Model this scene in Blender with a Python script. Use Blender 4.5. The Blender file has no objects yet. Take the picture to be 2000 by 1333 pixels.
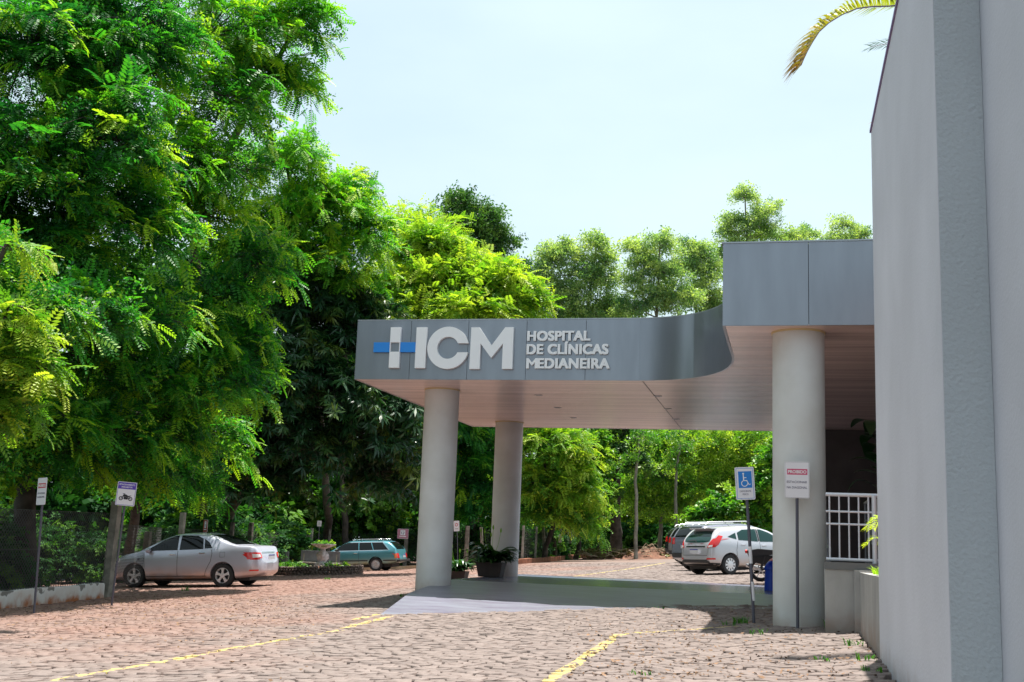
import bpy, bmesh, math, random
import numpy as np
from mathutils import Vector, Matrix
from mathutils.bvhtree import BVHTree
PI = math.pi
scene = bpy.context.scene
COL = scene.collection

# ------------------------------------------------------------------ camera
FPX = 2250.0
def _n(v):
    v = np.array(v, float); return v / np.linalg.norm(v)
_u = _n([490, 12770, -FPX]); _d = _n([530, -413.5, -FPX]); _d = _n(_d - _u * _d.dot(_u)); _x = np.cross(_d, _u)
RC = np.array([_x, _d, _u]); EYE = 1.0; CP = np.array([0, 0, EYE])
cam_data = bpy.data.cameras.new('camera'); cam = bpy.data.objects.new('camera', cam_data); COL.objects.link(cam)
m = Matrix([list(RC[0]) + [0], list(RC[1]) + [0], list(RC[2]) + [EYE], [0, 0, 0, 1]])
cam.matrix_world = m
cam_data.sensor_width = 36.0; cam_data.lens = FPX / 2000 * 36; cam_data.clip_start = 0.1; cam_data.clip_end = 2000
scene.camera = cam

# ------------------------------------------------------------------ world, sun, exposure
SUN = Vector((0.2, 0.80, 5.0)).normalized()
sun_el = math.asin(SUN.z); sun_az = math.atan2(SUN.x, SUN.y)
world = bpy.data.worlds.new('World'); scene.world = world; world.use_nodes = True
nt = world.node_tree; nt.nodes.clear()
out = nt.nodes.new('ShaderNodeOutputWorld'); bg = nt.nodes.new('ShaderNodeBackground'); sky = nt.nodes.new('ShaderNodeTexSky')
sky.sky_type = 'NISHITA'; sky.sun_disc = False; sky.sun_elevation = sun_el; sky.sun_rotation = sun_az
sky.dust_density = 2.5; sky.air_density = 1.1; sky.ozone_density = 1.0
tc = nt.nodes.new('ShaderNodeTexCoord'); nz = nt.nodes.new('ShaderNodeTexNoise'); nz.inputs['Scale'].default_value = 2.2; nz.inputs['Detail'].default_value = 6
mp = nt.nodes.new('ShaderNodeMapping'); mp.inputs['Scale'].default_value = (1, 1, 2.5); mp.inputs['Location'].default_value = (0.4, 0.1, 0.6)
rp = nt.nodes.new('ShaderNodeValToRGB'); rp.color_ramp.elements[0].position = 0.38; rp.color_ramp.elements[1].position = 0.72
rp.color_ramp.elements[0].color = (0.55, 0.55, 0.55, 1); rp.color_ramp.elements[1].color = (0.97, 0.97, 0.97, 1)
mx = nt.nodes.new('ShaderNodeMixRGB'); mx.inputs[2].default_value = (3.95, 4.8, 4.95, 1)
L = nt.links.new
L(tc.outputs['Generated'], mp.inputs['Vector']); L(mp.outputs[0], nz.inputs['Vector']); L(nz.outputs['Fac'], rp.inputs[0]); L(rp.outputs[0], mx.inputs[0])
L(sky.outputs[0], mx.inputs[1]); L(mx.outputs[0], bg.inputs[0]); L(bg.outputs[0], out.inputs[0])
bg.inputs[1].default_value = 0.09
sd = bpy.data.lights.new('sun', 'SUN'); sd.energy = 4.2; sd.angle = math.radians(0.53); sd.color = (1.0, 0.95, 0.88)
sun = bpy.data.objects.new('sun', sd); COL.objects.link(sun); sun.rotation_euler = SUN.to_track_quat('Z', 'Y').to_euler(); sun.location = (0, 10, 40)
scene.view_settings.view_transform = 'Standard'; scene.view_settings.look = 'None'; scene.view_settings.gamma = 1.0
scene.view_settings.exposure = 1.3
scene.cycles.max_bounces = 8; scene.cycles.diffuse_bounces = 4; scene.cycles.transmission_bounces = 4; scene.cycles.glossy_bounces = 3
scene.cycles.sample_clamp_indirect = 6.0

# ------------------------------------------------------------------ placing: a picture column and a distance give a real point
def ray(px, py): return RC @ _n([px - 1000, -(py - 666.5), -FPX])
def at(px, py, d):
    c = np.array([px - 1000, -(py - 666.5), -FPX]) / FPX * d
    return CP + RC @ c
def bump2(x, y, cx, cy, s): return np.exp(-((x - cx) ** 2 + (y - cy) ** 2) / (2 * s * s))
def G(x, y):
    y2 = np.minimum(y, 75)
    return -0.185 + 0.049 * np.clip(x, -30, 12) + 0.016 * y2 - 0.18 * bump2(x, y, -19, 50, 6) + 0.13 * bump2(x, y, -10, 52, 4)
def gp(px, d):
    lo, hi = 900.0, 1600.0
    for _ in range(40):
        mid = (lo + hi) / 2; p = at(px, mid, d)
        if p[2] > G(p[0], p[1]): lo = mid
        else: hi = mid
    return Vector(at(px, (lo + hi) / 2, d))
def gnormal(x, y):
    e = .5; return Vector((-(G(x + e, y) - G(x - e, y)) / (2 * e), -(G(x, y + e) - G(x, y - e)) / (2 * e), 1)).normalized()

# ------------------------------------------------------------------ materials
def mat(name, col, rough=.6, metal=0., var=.0, vs=3., bump=0., bs=60., col2=None, spec=.5, coat=0., stretch=None, detail=5):
    m = bpy.data.materials.new(name); m.use_nodes = True; t = m.node_tree; b = t.nodes['Principled BSDF']
    b.inputs['Base Color'].default_value = (*col, 1); b.inputs['Roughness'].default_value = rough; b.inputs['Metallic'].default_value = metal
    b.inputs['Specular IOR Level'].default_value = spec; b.inputs['Coat Weight'].default_value = coat
    tc = t.nodes.new('ShaderNodeTexCoord'); vec = tc.outputs['Object']
    if stretch:
        mp = t.nodes.new('ShaderNodeMapping'); mp.inputs['Scale'].default_value = stretch; t.links.new(vec, mp.inputs[0]); vec = mp.outputs[0]
    if var > 0 or col2:
        n = t.nodes.new('ShaderNodeTexNoise'); n.inputs['Scale'].default_value = vs; n.inputs['Detail'].default_value = detail; t.links.new(vec, n.inputs['Vector'])
        r = t.nodes.new('ShaderNodeValToRGB'); r.color_ramp.elements[0].position = .35; r.color_ramp.elements[1].position = .68
        c2 = col2 or tuple(c * (1 - var) for c in col)
        r.color_ramp.elements[0].color = (*c2, 1); r.color_ramp.elements[1].color = (*[min(1, c * (1 + var * .5)) for c in col], 1)
        t.links.new(n.outputs['Fac'], r.inputs[0]); t.links.new(r.outputs[0], b.inputs['Base Color'])
    if bump > 0:
        n2 = t.nodes.new('ShaderNodeTexNoise'); n2.inputs['Scale'].default_value = bs; n2.inputs['Detail'].default_value = 4; t.links.new(vec, n2.inputs['Vector'])
        bp = t.nodes.new('ShaderNodeBump'); bp.inputs['Strength'].default_value = bump; bp.inputs['Distance'].default_value = .02
        t.links.new(n2.outputs['Fac'], bp.inputs['Height']); t.links.new(bp.outputs[0], b.inputs['Normal'])
    return m
def leafmat(name, c0, c1, c2, trans=.4, rough=.42, spec=.4, tcol=None):
    m = bpy.data.materials.new(name); m.use_nodes = True; t = m.node_tree; b = t.nodes['Principled BSDF']; o = t.nodes['Material Output']
    a = t.nodes.new('ShaderNodeAttribute'); a.attribute_name = 'tint'
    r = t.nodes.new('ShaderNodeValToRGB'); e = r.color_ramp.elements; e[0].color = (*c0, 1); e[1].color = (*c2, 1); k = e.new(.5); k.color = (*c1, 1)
    t.links.new(a.outputs['Fac'], r.inputs[0]); t.links.new(r.outputs[0], b.inputs['Base Color'])
    b.inputs['Roughness'].default_value = rough; b.inputs['Specular IOR Level'].default_value = spec
    tr = t.nodes.new('ShaderNodeBsdfTranslucent'); mul = t.nodes.new('ShaderNodeMixRGB'); mul.blend_type = 'MULTIPLY'; mul.inputs[0].default_value = 1
    mul.inputs[2].default_value = (*(tcol or (1.5, 1.7, .6)), 1); t.links.new(r.outputs[0], mul.inputs[1]); t.links.new(mul.outputs[0], tr.inputs[0])
    ms = t.nodes.new('ShaderNodeMixShader'); ms.inputs[0].default_value = trans
    t.links.new(b.outputs[0], ms.inputs[1]); t.links.new(tr.outputs[0], ms.inputs[2]); t.links.new(ms.outputs[0], o.inputs['Surface'])
    return m
M = dict(
    panel=mat('panel', (.27, .285, .32), .3, .7, var=.09, vs=1.6, stretch=(2.5, 2.5, .5)),
    core=mat('core', (.03, .03, .035), .8),
    trim=mat('trim', (.34, .36, .38), .35, .6),
    white=mat('white', (.82, .82, .82), .4),
    lettering_white=mat('lettering_white', (.85, .85, .86), .35),
    blue=mat('blue', (.02, .24, .72), .35),
    collar=mat('collar', (.62, .5, .28), .5),
    column=mat('column', (.66, .67, .665), .55, var=.08, vs=1.2, bump=.12, bs=50, col2=(.56, .555, .53)),
    wall=mat('wall', (.64, .65, .71), .8, var=.08, vs=.8, bump=.18, bs=42),
    pilaster=mat('pilaster', (.58, .61, .63), .85, var=.06, vs=.8, bump=.5, bs=38),
    capm=mat('capm', (.22, .16, .34), .5),
    lowwall=mat('lowwall', (.40, .39, .375), .85, var=.25, vs=1.6, bump=.35, bs=30, stretch=(1, 1, .5)),
    coping=mat('coping', (.16, .16, .16), .8),
    rail=mat('rail', (.62, .64, .7), .35, .2),
    darkrail=mat('darkrail', (.2, .21, .24), .4, .3),
    pole=mat('pole', (.10, .10, .13), .5, .3),
    signwhite=mat('signwhite', (.78, .76, .8), .45),
    signback=mat('signback', (.35, .35, .36), .5, .4),
    pink=mat('pink', (.62, .08, .19), .5), red=mat('red', (.55, .02, .05), .45), purple=mat('purple', (.10, .05, .42), .5),
    signblue=mat('signblue', (.01, .20, .62), .45), ink=mat('ink', (.10, .09, .16), .6), black=mat('black', (.012, .012, .014), .5),
    mauve=mat('mauve', (.42, .17, .24), .6), rust=mat('rust', (.30, .07, .05), .6),
    concrete=mat('concrete', (.26, .24, .20), .9, var=.4, vs=5, bump=.5, bs=18),
    postm=mat('postm', (.20, .17, .14), .95, var=.5, vs=7, bump=.8, bs=30),
    wire=mat('wire', (.06, .06, .062), .5, .5),
    rubber=mat('rubber', (.018, .018, .02), .75), alloy=mat('alloy', (.78, .78, .80), .3, .35), steelrim=mat('steelrim', (.55, .55, .56), .4, .5),
    glass=mat('glass', (.006, .008, .008), .05, spec=.28), glassg=mat('glassg', (.010, .04, .036), .04, spec=.4),
    plastic=mat('plastic', (.03, .03, .033), .6), lamp_red=mat('lamp_red', (.62, .02, .02), .15, coat=.6), lamp_clear=mat('lamp_clear', (.75, .72, .72), .15, coat=.6),
    lamp_orange=mat('lamp_orange', (.75, .2, .02), .2, coat=.5), chrome=mat('chrome', (.75, .75, .76), .15, 1),
    plate=mat('plate', (.62, .64, .68), .4), plateblue=mat('plateblue', (.02, .04, .35), .4),
    bark=mat('bark', (.075, .06, .05), .95, var=.5, vs=4, bump=.8, bs=14), barkpale=mat('barkpale', (.24, .22, .19), .9, var=.4, vs=3, bump=.5, bs=12),
    potbrown=mat('potbrown', (.045, .032, .03), .7, var=.3, vs=6), binblue=mat('binblue', (.0, .06, .62), .35), binred=mat('binred', (.65, .012, .015), .35),
    stoneurn=mat('stoneurn', (.55, .56, .58), .85, var=.35, vs=9, bump=.9, bs=22),
    bench=mat('bench', (.15, .155, .17), .85, var=.25, vs=3, bump=.3), paper=mat('paper', (.75, .78, .85), .8),
    darkwall=mat('darkwall', (.10, .088, .09), .8, var=.2, vs=2),  # deep shade of the entrance is put into this wall's colour
    dry=mat('dry', (.22, .13, .075), .95, var=.5, vs=2),
)
def paintmat(name, col, dirt=None, rough=.32, metal=.65, zlo=.25, zhi=.75):
    """car paint; dried red dust sits on the lower sills, where the wheels throw it"""
    m = mat(name, col, rough, metal, coat=.6); t = m.node_tree; b = t.nodes['Principled BSDF']
    tc = t.nodes.new('ShaderNodeTexCoord'); sp = t.nodes.new('ShaderNodeSeparateXYZ'); t.links.new(tc.outputs['Object'], sp.inputs[0])
    mr = t.nodes.new('ShaderNodeMapRange'); mr.inputs['From Min'].default_value = zhi; mr.inputs['From Max'].default_value = zlo
    t.links.new(sp.outputs['Z'], mr.inputs['Value'])
    n = t.nodes.new('ShaderNodeTexNoise'); n.inputs['Scale'].default_value = 3; t.links.new(tc.outputs['Object'], n.inputs['Vector'])
    mu = t.nodes.new('ShaderNodeMath'); mu.operation = 'MULTIPLY'; mu.use_clamp = True; m0 = t.nodes.new('ShaderNodeMath'); m0.operation = 'MULTIPLY'; m0.inputs[1].default_value = 1.7; t.links.new(mr.outputs[0], m0.inputs[0]); t.links.new(m0.outputs[0], mu.inputs[0]); t.links.new(n.outputs['Fac'], mu.inputs[1])
    mx = t.nodes.new('ShaderNodeMixRGB'); mx.inputs[1].default_value = (*col, 1); mx.inputs[2].default_value = (*(dirt or col), 1); t.links.new(mu.outputs[0], mx.inputs[0])
    t.links.new(mx.outputs[0], b.inputs['Base Color']); return m

def splash(m, z0, z1, col=(.30, .17, .10), amt=.55, sc=4.):
    """dried mud thrown up on the foot of a wall or column"""
    t = m.node_tree; b = t.nodes['Principled BSDF']; src = b.inputs['Base Color'].links[0].from_socket
    tc = t.nodes.new('ShaderNodeTexCoord'); sp = t.nodes.new('ShaderNodeSeparateXYZ'); t.links.new(tc.outputs['Object'], sp.inputs[0]); n = t.nodes.new('ShaderNodeTexNoise'); n.inputs['Scale'].default_value = sc; n.inputs['Detail'].default_value = 8; t.links.new(tc.outputs['Object'], n.inputs['Vector'])
    mr = t.nodes.new('ShaderNodeMapRange'); mr.inputs['From Min'].default_value = z1; mr.inputs['From Max'].default_value = z0; t.links.new(sp.outputs['Z'], mr.inputs['Value'])
    mu = t.nodes.new('ShaderNodeMath'); mu.operation = 'MULTIPLY'; t.links.new(mr.outputs[0], mu.inputs[0]); t.links.new(n.outputs['Fac'], mu.inputs[1])
    r = t.nodes.new('ShaderNodeMapRange'); r.inputs['From Min'].default_value = .12; r.inputs['From Max'].default_value = .42; r.inputs['To Max'].default_value = amt; t.links.new(mu.outputs[0], r.inputs['Value'])
    mx = t.nodes.new('ShaderNodeMixRGB'); mx.inputs[2].default_value = (*col, 1); t.links.new(src, mx.inputs[1]); t.links.new(r.outputs[0], mx.inputs[0]); t.links.new(mx.outputs[0], b.inputs['Base Color'])
splash(M['column'], -.1, .42, amt=.5); splash(M['wall'], -.1, .35, amt=.4); splash(M['lowwall'], 0, .55, (.26, .16, .11), .55)
# ------------------------------------------------------------------ object helpers
def tag(o, label=None, cat=None, group=None, kind=None):
    if label: o['label'] = label
    if cat: o['category'] = cat
    if group: o['group'] = group
    if kind: o['kind'] = kind
    return o
def empty(name, loc=(0, 0, 0), rz=0., mtx=None):
    o = bpy.data.objects.new(name, None); COL.objects.link(o); o.empty_display_size = .2
    if mtx is not None: o.matrix_world = mtx
    else: o.location = loc; o.rotation_euler = (0, 0, rz)
    return o
class MB:
    """collects shapes, then links them as one mesh object"""
    def __init__(s): s.v = []; s.f = []; s.m = []
    def add(s, V, F, mi=0):
        k = len(s.v); s.v += [tuple(p) for p in V]; s.f += [tuple(k + i for i in f) for f in F]; s.m += [mi] * len(F); return s
    def box(s, a, b, mi=0, T=None):
        (x0, y0, z0), (x1, y1, z1) = a, b
        V = [(x0, y0, z0), (x1, y0, z0), (x1, y1, z0), (x0, y1, z0), (x0, y0, z1), (x1, y0, z1), (x1, y1, z1), (x0, y1, z1)]
        if T is not None: V = [T @ Vector(p) for p in V]
        return s.add(V, [(0, 3, 2, 1), (4, 5, 6, 7), (0, 1, 5, 4), (1, 2, 6, 5), (2, 3, 7, 6), (3, 0, 4, 7)], mi)
    def tube(s, pts, rad, n=8, mi=0, cap=True):
        pts = [Vector(p) for p in pts]; rad = rad if hasattr(rad, '__len__') else [rad] * len(pts)
        V = []; up = Vector((0, 0, 1))
        for i, p in enumerate(pts):
            d = (pts[min(i + 1, len(pts) - 1)] - pts[max(i - 1, 0)]).normalized()
            a = d.cross(up if abs(d.z) < .95 else Vector((0, 1, 0))).normalized(); b = a.cross(d)
            for k in range(n): V.append(p + (a * math.cos(2 * PI * k / n) + b * math.sin(2 * PI * k / n)) * rad[i])
        F = [(i * n + k, i * n + (k + 1) % n, (i + 1) * n + (k + 1) % n, (i + 1) * n + k) for i in range(len(pts) - 1) for k in range(n)]
        if cap: F += [tuple(range(n))[::-1], tuple((len(pts) - 1) * n + k for k in range(n))]
        return s.add(V, F, mi)
    def lathe(s, prof, n=24, c=(0, 0, 0), mi=0, T=None, cap=True):
        V = [(c[0] + r * math.cos(2 * PI * k / n), c[1] + r * math.sin(2 * PI * k / n), c[2] + z) for r, z in prof for k in range(n)]
        if T is not None: V = [T @ Vector(p) for p in V]
        F = [(i * n + k, i * n + (k + 1) % n, (i + 1) * n + (k + 1) % n, (i + 1) * n + k) for i in range(len(prof) - 1) for k in range(n)]
        if cap: F += [tuple(range(n))[::-1], tuple((len(prof) - 1) * n + k for k in range(n))]
        return s.add(V, F, mi)
    def prism(s, poly, h0, h1, T=None, mi=0):
        n = len(poly); V = [(x, y, h0) for x, y in poly] + [(x, y, h1) for x, y in poly]
        if T is not None: V = [T @ Vector(p) for p in V]
        return s.add(V, [tuple(range(n))[::-1], tuple(range(n, 2 * n))] + [(i, (i + 1) % n, n + (i + 1) % n, n + i) for i in range(n)], mi)
    def build(s, name, mats, parent=None, smooth=None, bevel=0., loc=None):
        me = bpy.data.meshes.new(name); me.from_pydata(s.v, [], s.f)
        mats = mats if isinstance(mats, (list, tuple)) else [mats]
        for q in mats: me.materials.append(q)
        if len(mats) > 1: me.polygons.foreach_set('material_index', s.m)
        bm = bmesh.new(); bm.from_mesh(me); bmesh.ops.recalc_face_normals(bm, faces=bm.faces)
        if bevel > 0:
            bmesh.ops.bevel(bm, geom=[e for e in bm.edges if len(e.link_faces) == 2 and e.calc_face_angle(0) > .5], offset=bevel, segments=2, affect='EDGES', profile=.7)
        if smooth is not None:
            for f in bm.faces: f.smooth = True
            for e in bm.edges: e.smooth = len(e.link_faces) != 2 or e.calc_face_angle(0) < smooth
        bm.to_mesh(me); bm.free()
        o = bpy.data.objects.new(name, me); COL.objects.link(o)
        if parent: o.parent = parent
        if loc: o.location = loc
        return o
def npmesh(name, V, F, mt, parent=None, tint=None, smooth=False):
    """V (n,3), F (m,4) arrays straight into one mesh"""
    me = bpy.data.meshes.new(name); V = np.asarray(V, np.float32); F = np.asarray(F, np.int32); k = F.shape[1]
    me.vertices.add(len(V)); me.vertices.foreach_set('co', V.ravel())
    me.loops.add(F.size); me.loops.foreach_set('vertex_index', F.ravel())
    me.polygons.add(len(F)); me.polygons.foreach_set('loop_start', np.arange(0, F.size, k, dtype=np.int32))
    if smooth: me.polygons.foreach_set('use_smooth', np.ones(len(F), bool))
    me.update(calc_edges=True)
    if tint is not None:
        a = me.attributes.new('tint', 'FLOAT', 'FACE'); a.data.foreach_set('value', np.asarray(tint, np.float32))
    me.materials.append(mt); o = bpy.data.objects.new(name, me); COL.objects.link(o)
    if parent: o.parent = parent
    return o
def text_mesh(body, w, h, thick=0., bold=.0, space=1., shear=0.):
    """lettering as a mesh fitted to w x h in its own XY plane, lower left corner at 0,0"""
    cu = bpy.data.curves.new('t', 'FONT'); cu.body = body; cu.size = 1; cu.offset = bold; cu.extrude = .02; cu.space_character = space; cu.resolution_u = 5
    o = bpy.data.objects.new('t', cu); COL.objects.link(o)
    dg = bpy.context.evaluated_depsgraph_get(); me = bpy.data.meshes.new_from_object(o.evaluated_get(dg))
    bpy.data.objects.remove(o); bpy.data.curves.remove(cu)
    co = np.array([v.co[:] for v in me.vertices]); lo = co.min(0); hi = co.max(0)
    co[:, 0] = (co[:, 0] - lo[0]) / (hi[0] - lo[0]) * w; co[:, 1] = (co[:, 1] - lo[1]) / (hi[1] - lo[1]) * h
    co[:, 2] = (co[:, 2] - lo[2]) / max(1e-6, hi[2] - lo[2]) * max(thick, .0015)
    me.vertices.foreach_set('co', co.astype(np.float32).ravel()); me.materials.clear(); return me
def place_mesh(me, name, mt, parent, T):
    me.transform(T); me.materials.append(mt); me.name = name; o = bpy.data.objects.new(name, me); COL.objects.link(o); o.parent = parent; return o
# local XY drawing plane -> vertical board facing -Y (x right, y up, thickness towards -Y)
FACE = Matrix(((1, 0, 0, 0), (0, 0, -1, 0), (0, 1, 0, 0), (0, 0, 0, 1)))
def disc(cx, cy, r, n=20, a0=0, a1=2 * PI): return [(cx + r * math.cos(a0 + (a1 - a0) * k / n), cy + r * math.sin(a0 + (a1 - a0) * k / n)) for k in range(n + (0 if abs(a1 - a0 - 2 * PI) < 1e-6 else 1))]
def ring(mb, cx, cy, r0, r1, h0, h1, a0=0, a1=2 * PI, n=24, T=None, mi=0):
    """solid arc between two radii"""
    cl = abs(a1 - a0 - 2 * PI) < 1e-6; k = n if cl else n + 1; V = []
    for i in range(k):
        a = a0 + (a1 - a0) * i / n
        for r in (r0, r1):
            for h in (h0, h1): V.append((cx + r * math.cos(a), cy + r * math.sin(a), h))
    if T is not None: V = [T @ Vector(p) for p in V]
    F = []
    for i in range(n):
        a = i * 4; b = ((i + 1) % k) * 4
        F += [(a, b, b + 1, a + 1), (a + 2, a + 3, b + 3, b + 2), (a, a + 2, b + 2, b), (a + 1, b + 1, b + 3, a + 3)]
    if not cl: F += [(0, 1, 3, 2), (n * 4, n * 4 + 2, n * 4 + 3, n * 4 + 1)]
    mb.add(V, F, mi)

# ================================================================== GROUND
def grid_sheet(name, xs, ys, dz, mt, zf=None):
    X, Y = np.meshgrid(xs, ys); Z = G(X, Y) + dz
    if zf is not None: Z = Z + zf(X, Y)
    V = np.c_[X.ravel(), Y.ravel(), Z.ravel()]; nx = len(xs); i, j = np.meshgrid(np.arange(nx - 1), np.arange(len(ys) - 1)); a = (j * nx + i).ravel()
    return tag(npmesh(name, V, np.c_[a, a + 1, a + nx + 1, a + nx], mt, smooth=True), kind='structure')
soil = mat('soil', (.20, .075, .038), .95, var=.55, vs=1.3, bump=.6, bs=9)
xs = np.r_[np.linspace(-160, -40, 14), np.linspace(-36, 14, 60), np.linspace(20, 160, 14)]
ys = np.r_[np.linspace(-40, 4, 8), np.linspace(6, 80, 80), np.linspace(90, 260, 12)]
dirt = mat('dirt', (.035, .018, .013), .95, var=.4, vs=1.3, bump=.5, bs=9)
grid_sheet('ground', xs, ys, -.06, dirt)

# fence line, left to right round the back of the yard
FENCE = [Vector((-14.6, 8, 0)), Vector((-14.55, 19.5, 0)), Vector((-14.95, 23.6, 0))]
FENCE2 = [gp(272, 33.5), gp(345, 36), gp(445, 42), gp(480, 44), gp(600, 54.5), gp(645, 56), gp(789, 56), gp(910, 54), gp(947, 53.5), gp(1018, 54), gp(1045, 57), gp(1067, 59.5), gp(1092, 63), gp(1112, 66), gp(1131, 69), gp(1150, 73)]

# paving: split basalt setts, every stone a raised bevelled block, on the red bed
stone = bpy.data.materials.new('setts'); stone.use_nodes = True
def make_sett_mat(m):
    t = m.node_tree; b = t.nodes['Principled BSDF']; N = t.nodes.new; K = t.links.new
    tc = N('ShaderNodeTexCoord'); at_ = N('ShaderNodeAttribute'); at_.attribute_name = 'tint'
    r = N('ShaderNodeValToRGB'); e = r.color_ramp.elements; e[0].color = (.068, .054, .052, 1); e[1].color = (.235, .188, .168, 1); q = e.new(.5); q.color = (.165, .130, .116, 1)
    K(at_.outputs['Fac'], r.inputs[0])
    n = N('ShaderNodeTexNoise'); n.inputs['Scale'].default_value = .22; n.inputs['Detail'].default_value = 6; n.inputs['Roughness'].default_value = .6; K(tc.outputs['Object'], n.inputs['Vector'])
    # red dust lies thicker towards the yard's left side
    sp = N('ShaderNodeSeparateXYZ'); K(tc.outputs['Object'], sp.inputs[0]); mr = N('ShaderNodeMapRange'); K(sp.outputs['X'], mr.inputs['Value'])
    mr.inputs['From Min'].default_value = -3.; mr.inputs['From Max'].default_value = -15; mr.inputs['To Min'].default_value = -.22; mr.inputs['To Max'].default_value = .36
    ad = N('ShaderNodeMath'); ad.operation = 'ADD'; K(n.outputs['Fac'], ad.inputs[0]); K(mr.outputs[0], ad.inputs[1])
    r2 = N('ShaderNodeValToRGB'); r2.color_ramp.elements[0].position = .42; r2.color_ramp.elements[1].position = .72; K(ad.outputs[0], r2.inputs[0])
    mu = N('ShaderNodeMath'); mu.operation = 'MULTIPLY'; mu.inputs[1].default_value = .5; K(r2.outputs[0], mu.inputs[0])
    mx = N('ShaderNodeMixRGB'); mx.inputs[2].default_value = (.26, .115, .075, 1); K(r.outputs[0], mx.inputs[1]); K(mu.outputs[0], mx.inputs[0])
    n3 = N('ShaderNodeTexNoise'); n3.inputs['Scale'].default_value = 26; n3.inputs['Detail'].default_value = 3; K(tc.outputs['Object'], n3.inputs['Vector'])
    m3 = N('ShaderNodeMixRGB'); m3.blend_type = 'OVERLAY'; m3.inputs[0].default_value = .35; K(mx.outputs[0], m3.inputs[1]); K(n3.outputs['Fac'], m3.inputs[2])
    last = m3.outputs[0]
    # worn yellow parking lines painted on the stones
    for (x0, y0, x1, y1, w) in LINES:
        d = np.array([x1 - x0, y1 - y0]); ln = float(np.hypot(*d)); d = d / ln
        vm = N('ShaderNodeVectorMath'); vm.operation = 'SUBTRACT'; vm.inputs[1].default_value = (x0, y0, 0); K(tc.outputs['Object'], vm.inputs[0])
        du = N('ShaderNodeVectorMath'); du.operation = 'DOT_PRODUCT'; du.inputs[1].default_value = (d[0], d[1], 0); K(vm.outputs[0], du.inputs[0])
        dv = N('ShaderNodeVectorMath'); dv.operation = 'DOT_PRODUCT'; dv.inputs[1].default_value = (-d[1], d[0], 0); K(vm.outputs[0], dv.inputs[0])
        a = N('ShaderNodeMath'); a.operation = 'COMPARE'; a.inputs[1].default_value = ln / 2; a.inputs[2].default_value = ln / 2; K(du.outputs['Value'], a.inputs[0])
        wn = N('ShaderNodeMath'); wn.operation = 'MULTIPLY_ADD'; wn.inputs[1].default_value = .1; wn.inputs[2].default_value = -.05; K(n3.outputs['Fac'], wn.inputs[0])
        ws = N('ShaderNodeMath'); ws.operation = 'ADD'; K(dv.outputs['Value'], ws.inputs[0]); K(wn.outputs[0], ws.inputs[1])
        c = N('ShaderNodeMath'); c.operation = 'COMPARE'; c.inputs[1].default_value = 0; c.inputs[2].default_value = w / 2; K(ws.outputs[0], c.inputs[0])
        f = N('ShaderNodeMath'); f.operation = 'MULTIPLY'; K(a.outputs[0], f.inputs[0]); K(c.outputs[0], f.inputs[1])
        wr = N('ShaderNodeMath'); wr.operation = 'GREATER_THAN'; wr.inputs[1].default_value = .46; K(n5(t, tc).outputs['Fac'], wr.inputs[0])
        g = N('ShaderNodeMath'); g.operation = 'MULTIPLY'; K(f.outputs[0], g.inputs[0]); K(wr.outputs[0], g.inputs[1])
        g2 = N('ShaderNodeMath'); g2.operation = 'MULTIPLY'; g2.inputs[1].default_value = .8; K(g.outputs[0], g2.inputs[0])
        my = N('ShaderNodeMixRGB'); my.inputs[2].default_value = (.50, .40, .13, 1); K(last, my.inputs[1]); K(g2.outputs[0], my.inputs[0]); last = my.outputs[0]
    K(last, b.inputs['Base Color']); b.inputs['Roughness'].default_value = .68; b.inputs['Specular IOR Level'].default_value = .35
    bp = N('ShaderNodeBump'); bp.inputs['Strength'].default_value = .5; bp.inputs['Distance'].default_value = .01; K(n3.outputs['Fac'], bp.inputs['Height']); K(bp.outputs[0], b.inputs['Normal'])
def n5(t, tc):
    if 'wear' in t.nodes: return t.nodes['wear']
    n = t.nodes.new('ShaderNodeTexNoise'); n.name = 'wear'; n.inputs['Scale'].default_value = 9; n.inputs['Detail'].default_value = 4; t.links.new(tc.outputs['Object'], n.inputs['Vector']); return n
def gg(px, py):
    """ground point seen at a picture position"""
    r = ray(px, py); lo, hi = 2., 200.
    for _ in range(50):
        k = (lo + hi) / 2; p = CP + r * k
        if p[2] > G(p[0], p[1]): lo = k
        else: hi = k
    return p
LN = [((100, 1330), (400, 1279)), ((410, 1276), (665, 1232)), ((672, 1228), (770, 1203)), ((690, 1212), (740, 1201)), ((1070, 1333), (1210, 1240)), ((1210, 1240), (1440, 1224)), ((1110, 1128), (1300, 1100))]
LINES = []
for a, b in LN:
    p, q = gg(*a), gg(*b); LINES.append((p[0], p[1], q[0], q[1], .13))
LINES[5] = LINES[5][:4] + (.09,)
make_sett_mat(stone)
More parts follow.
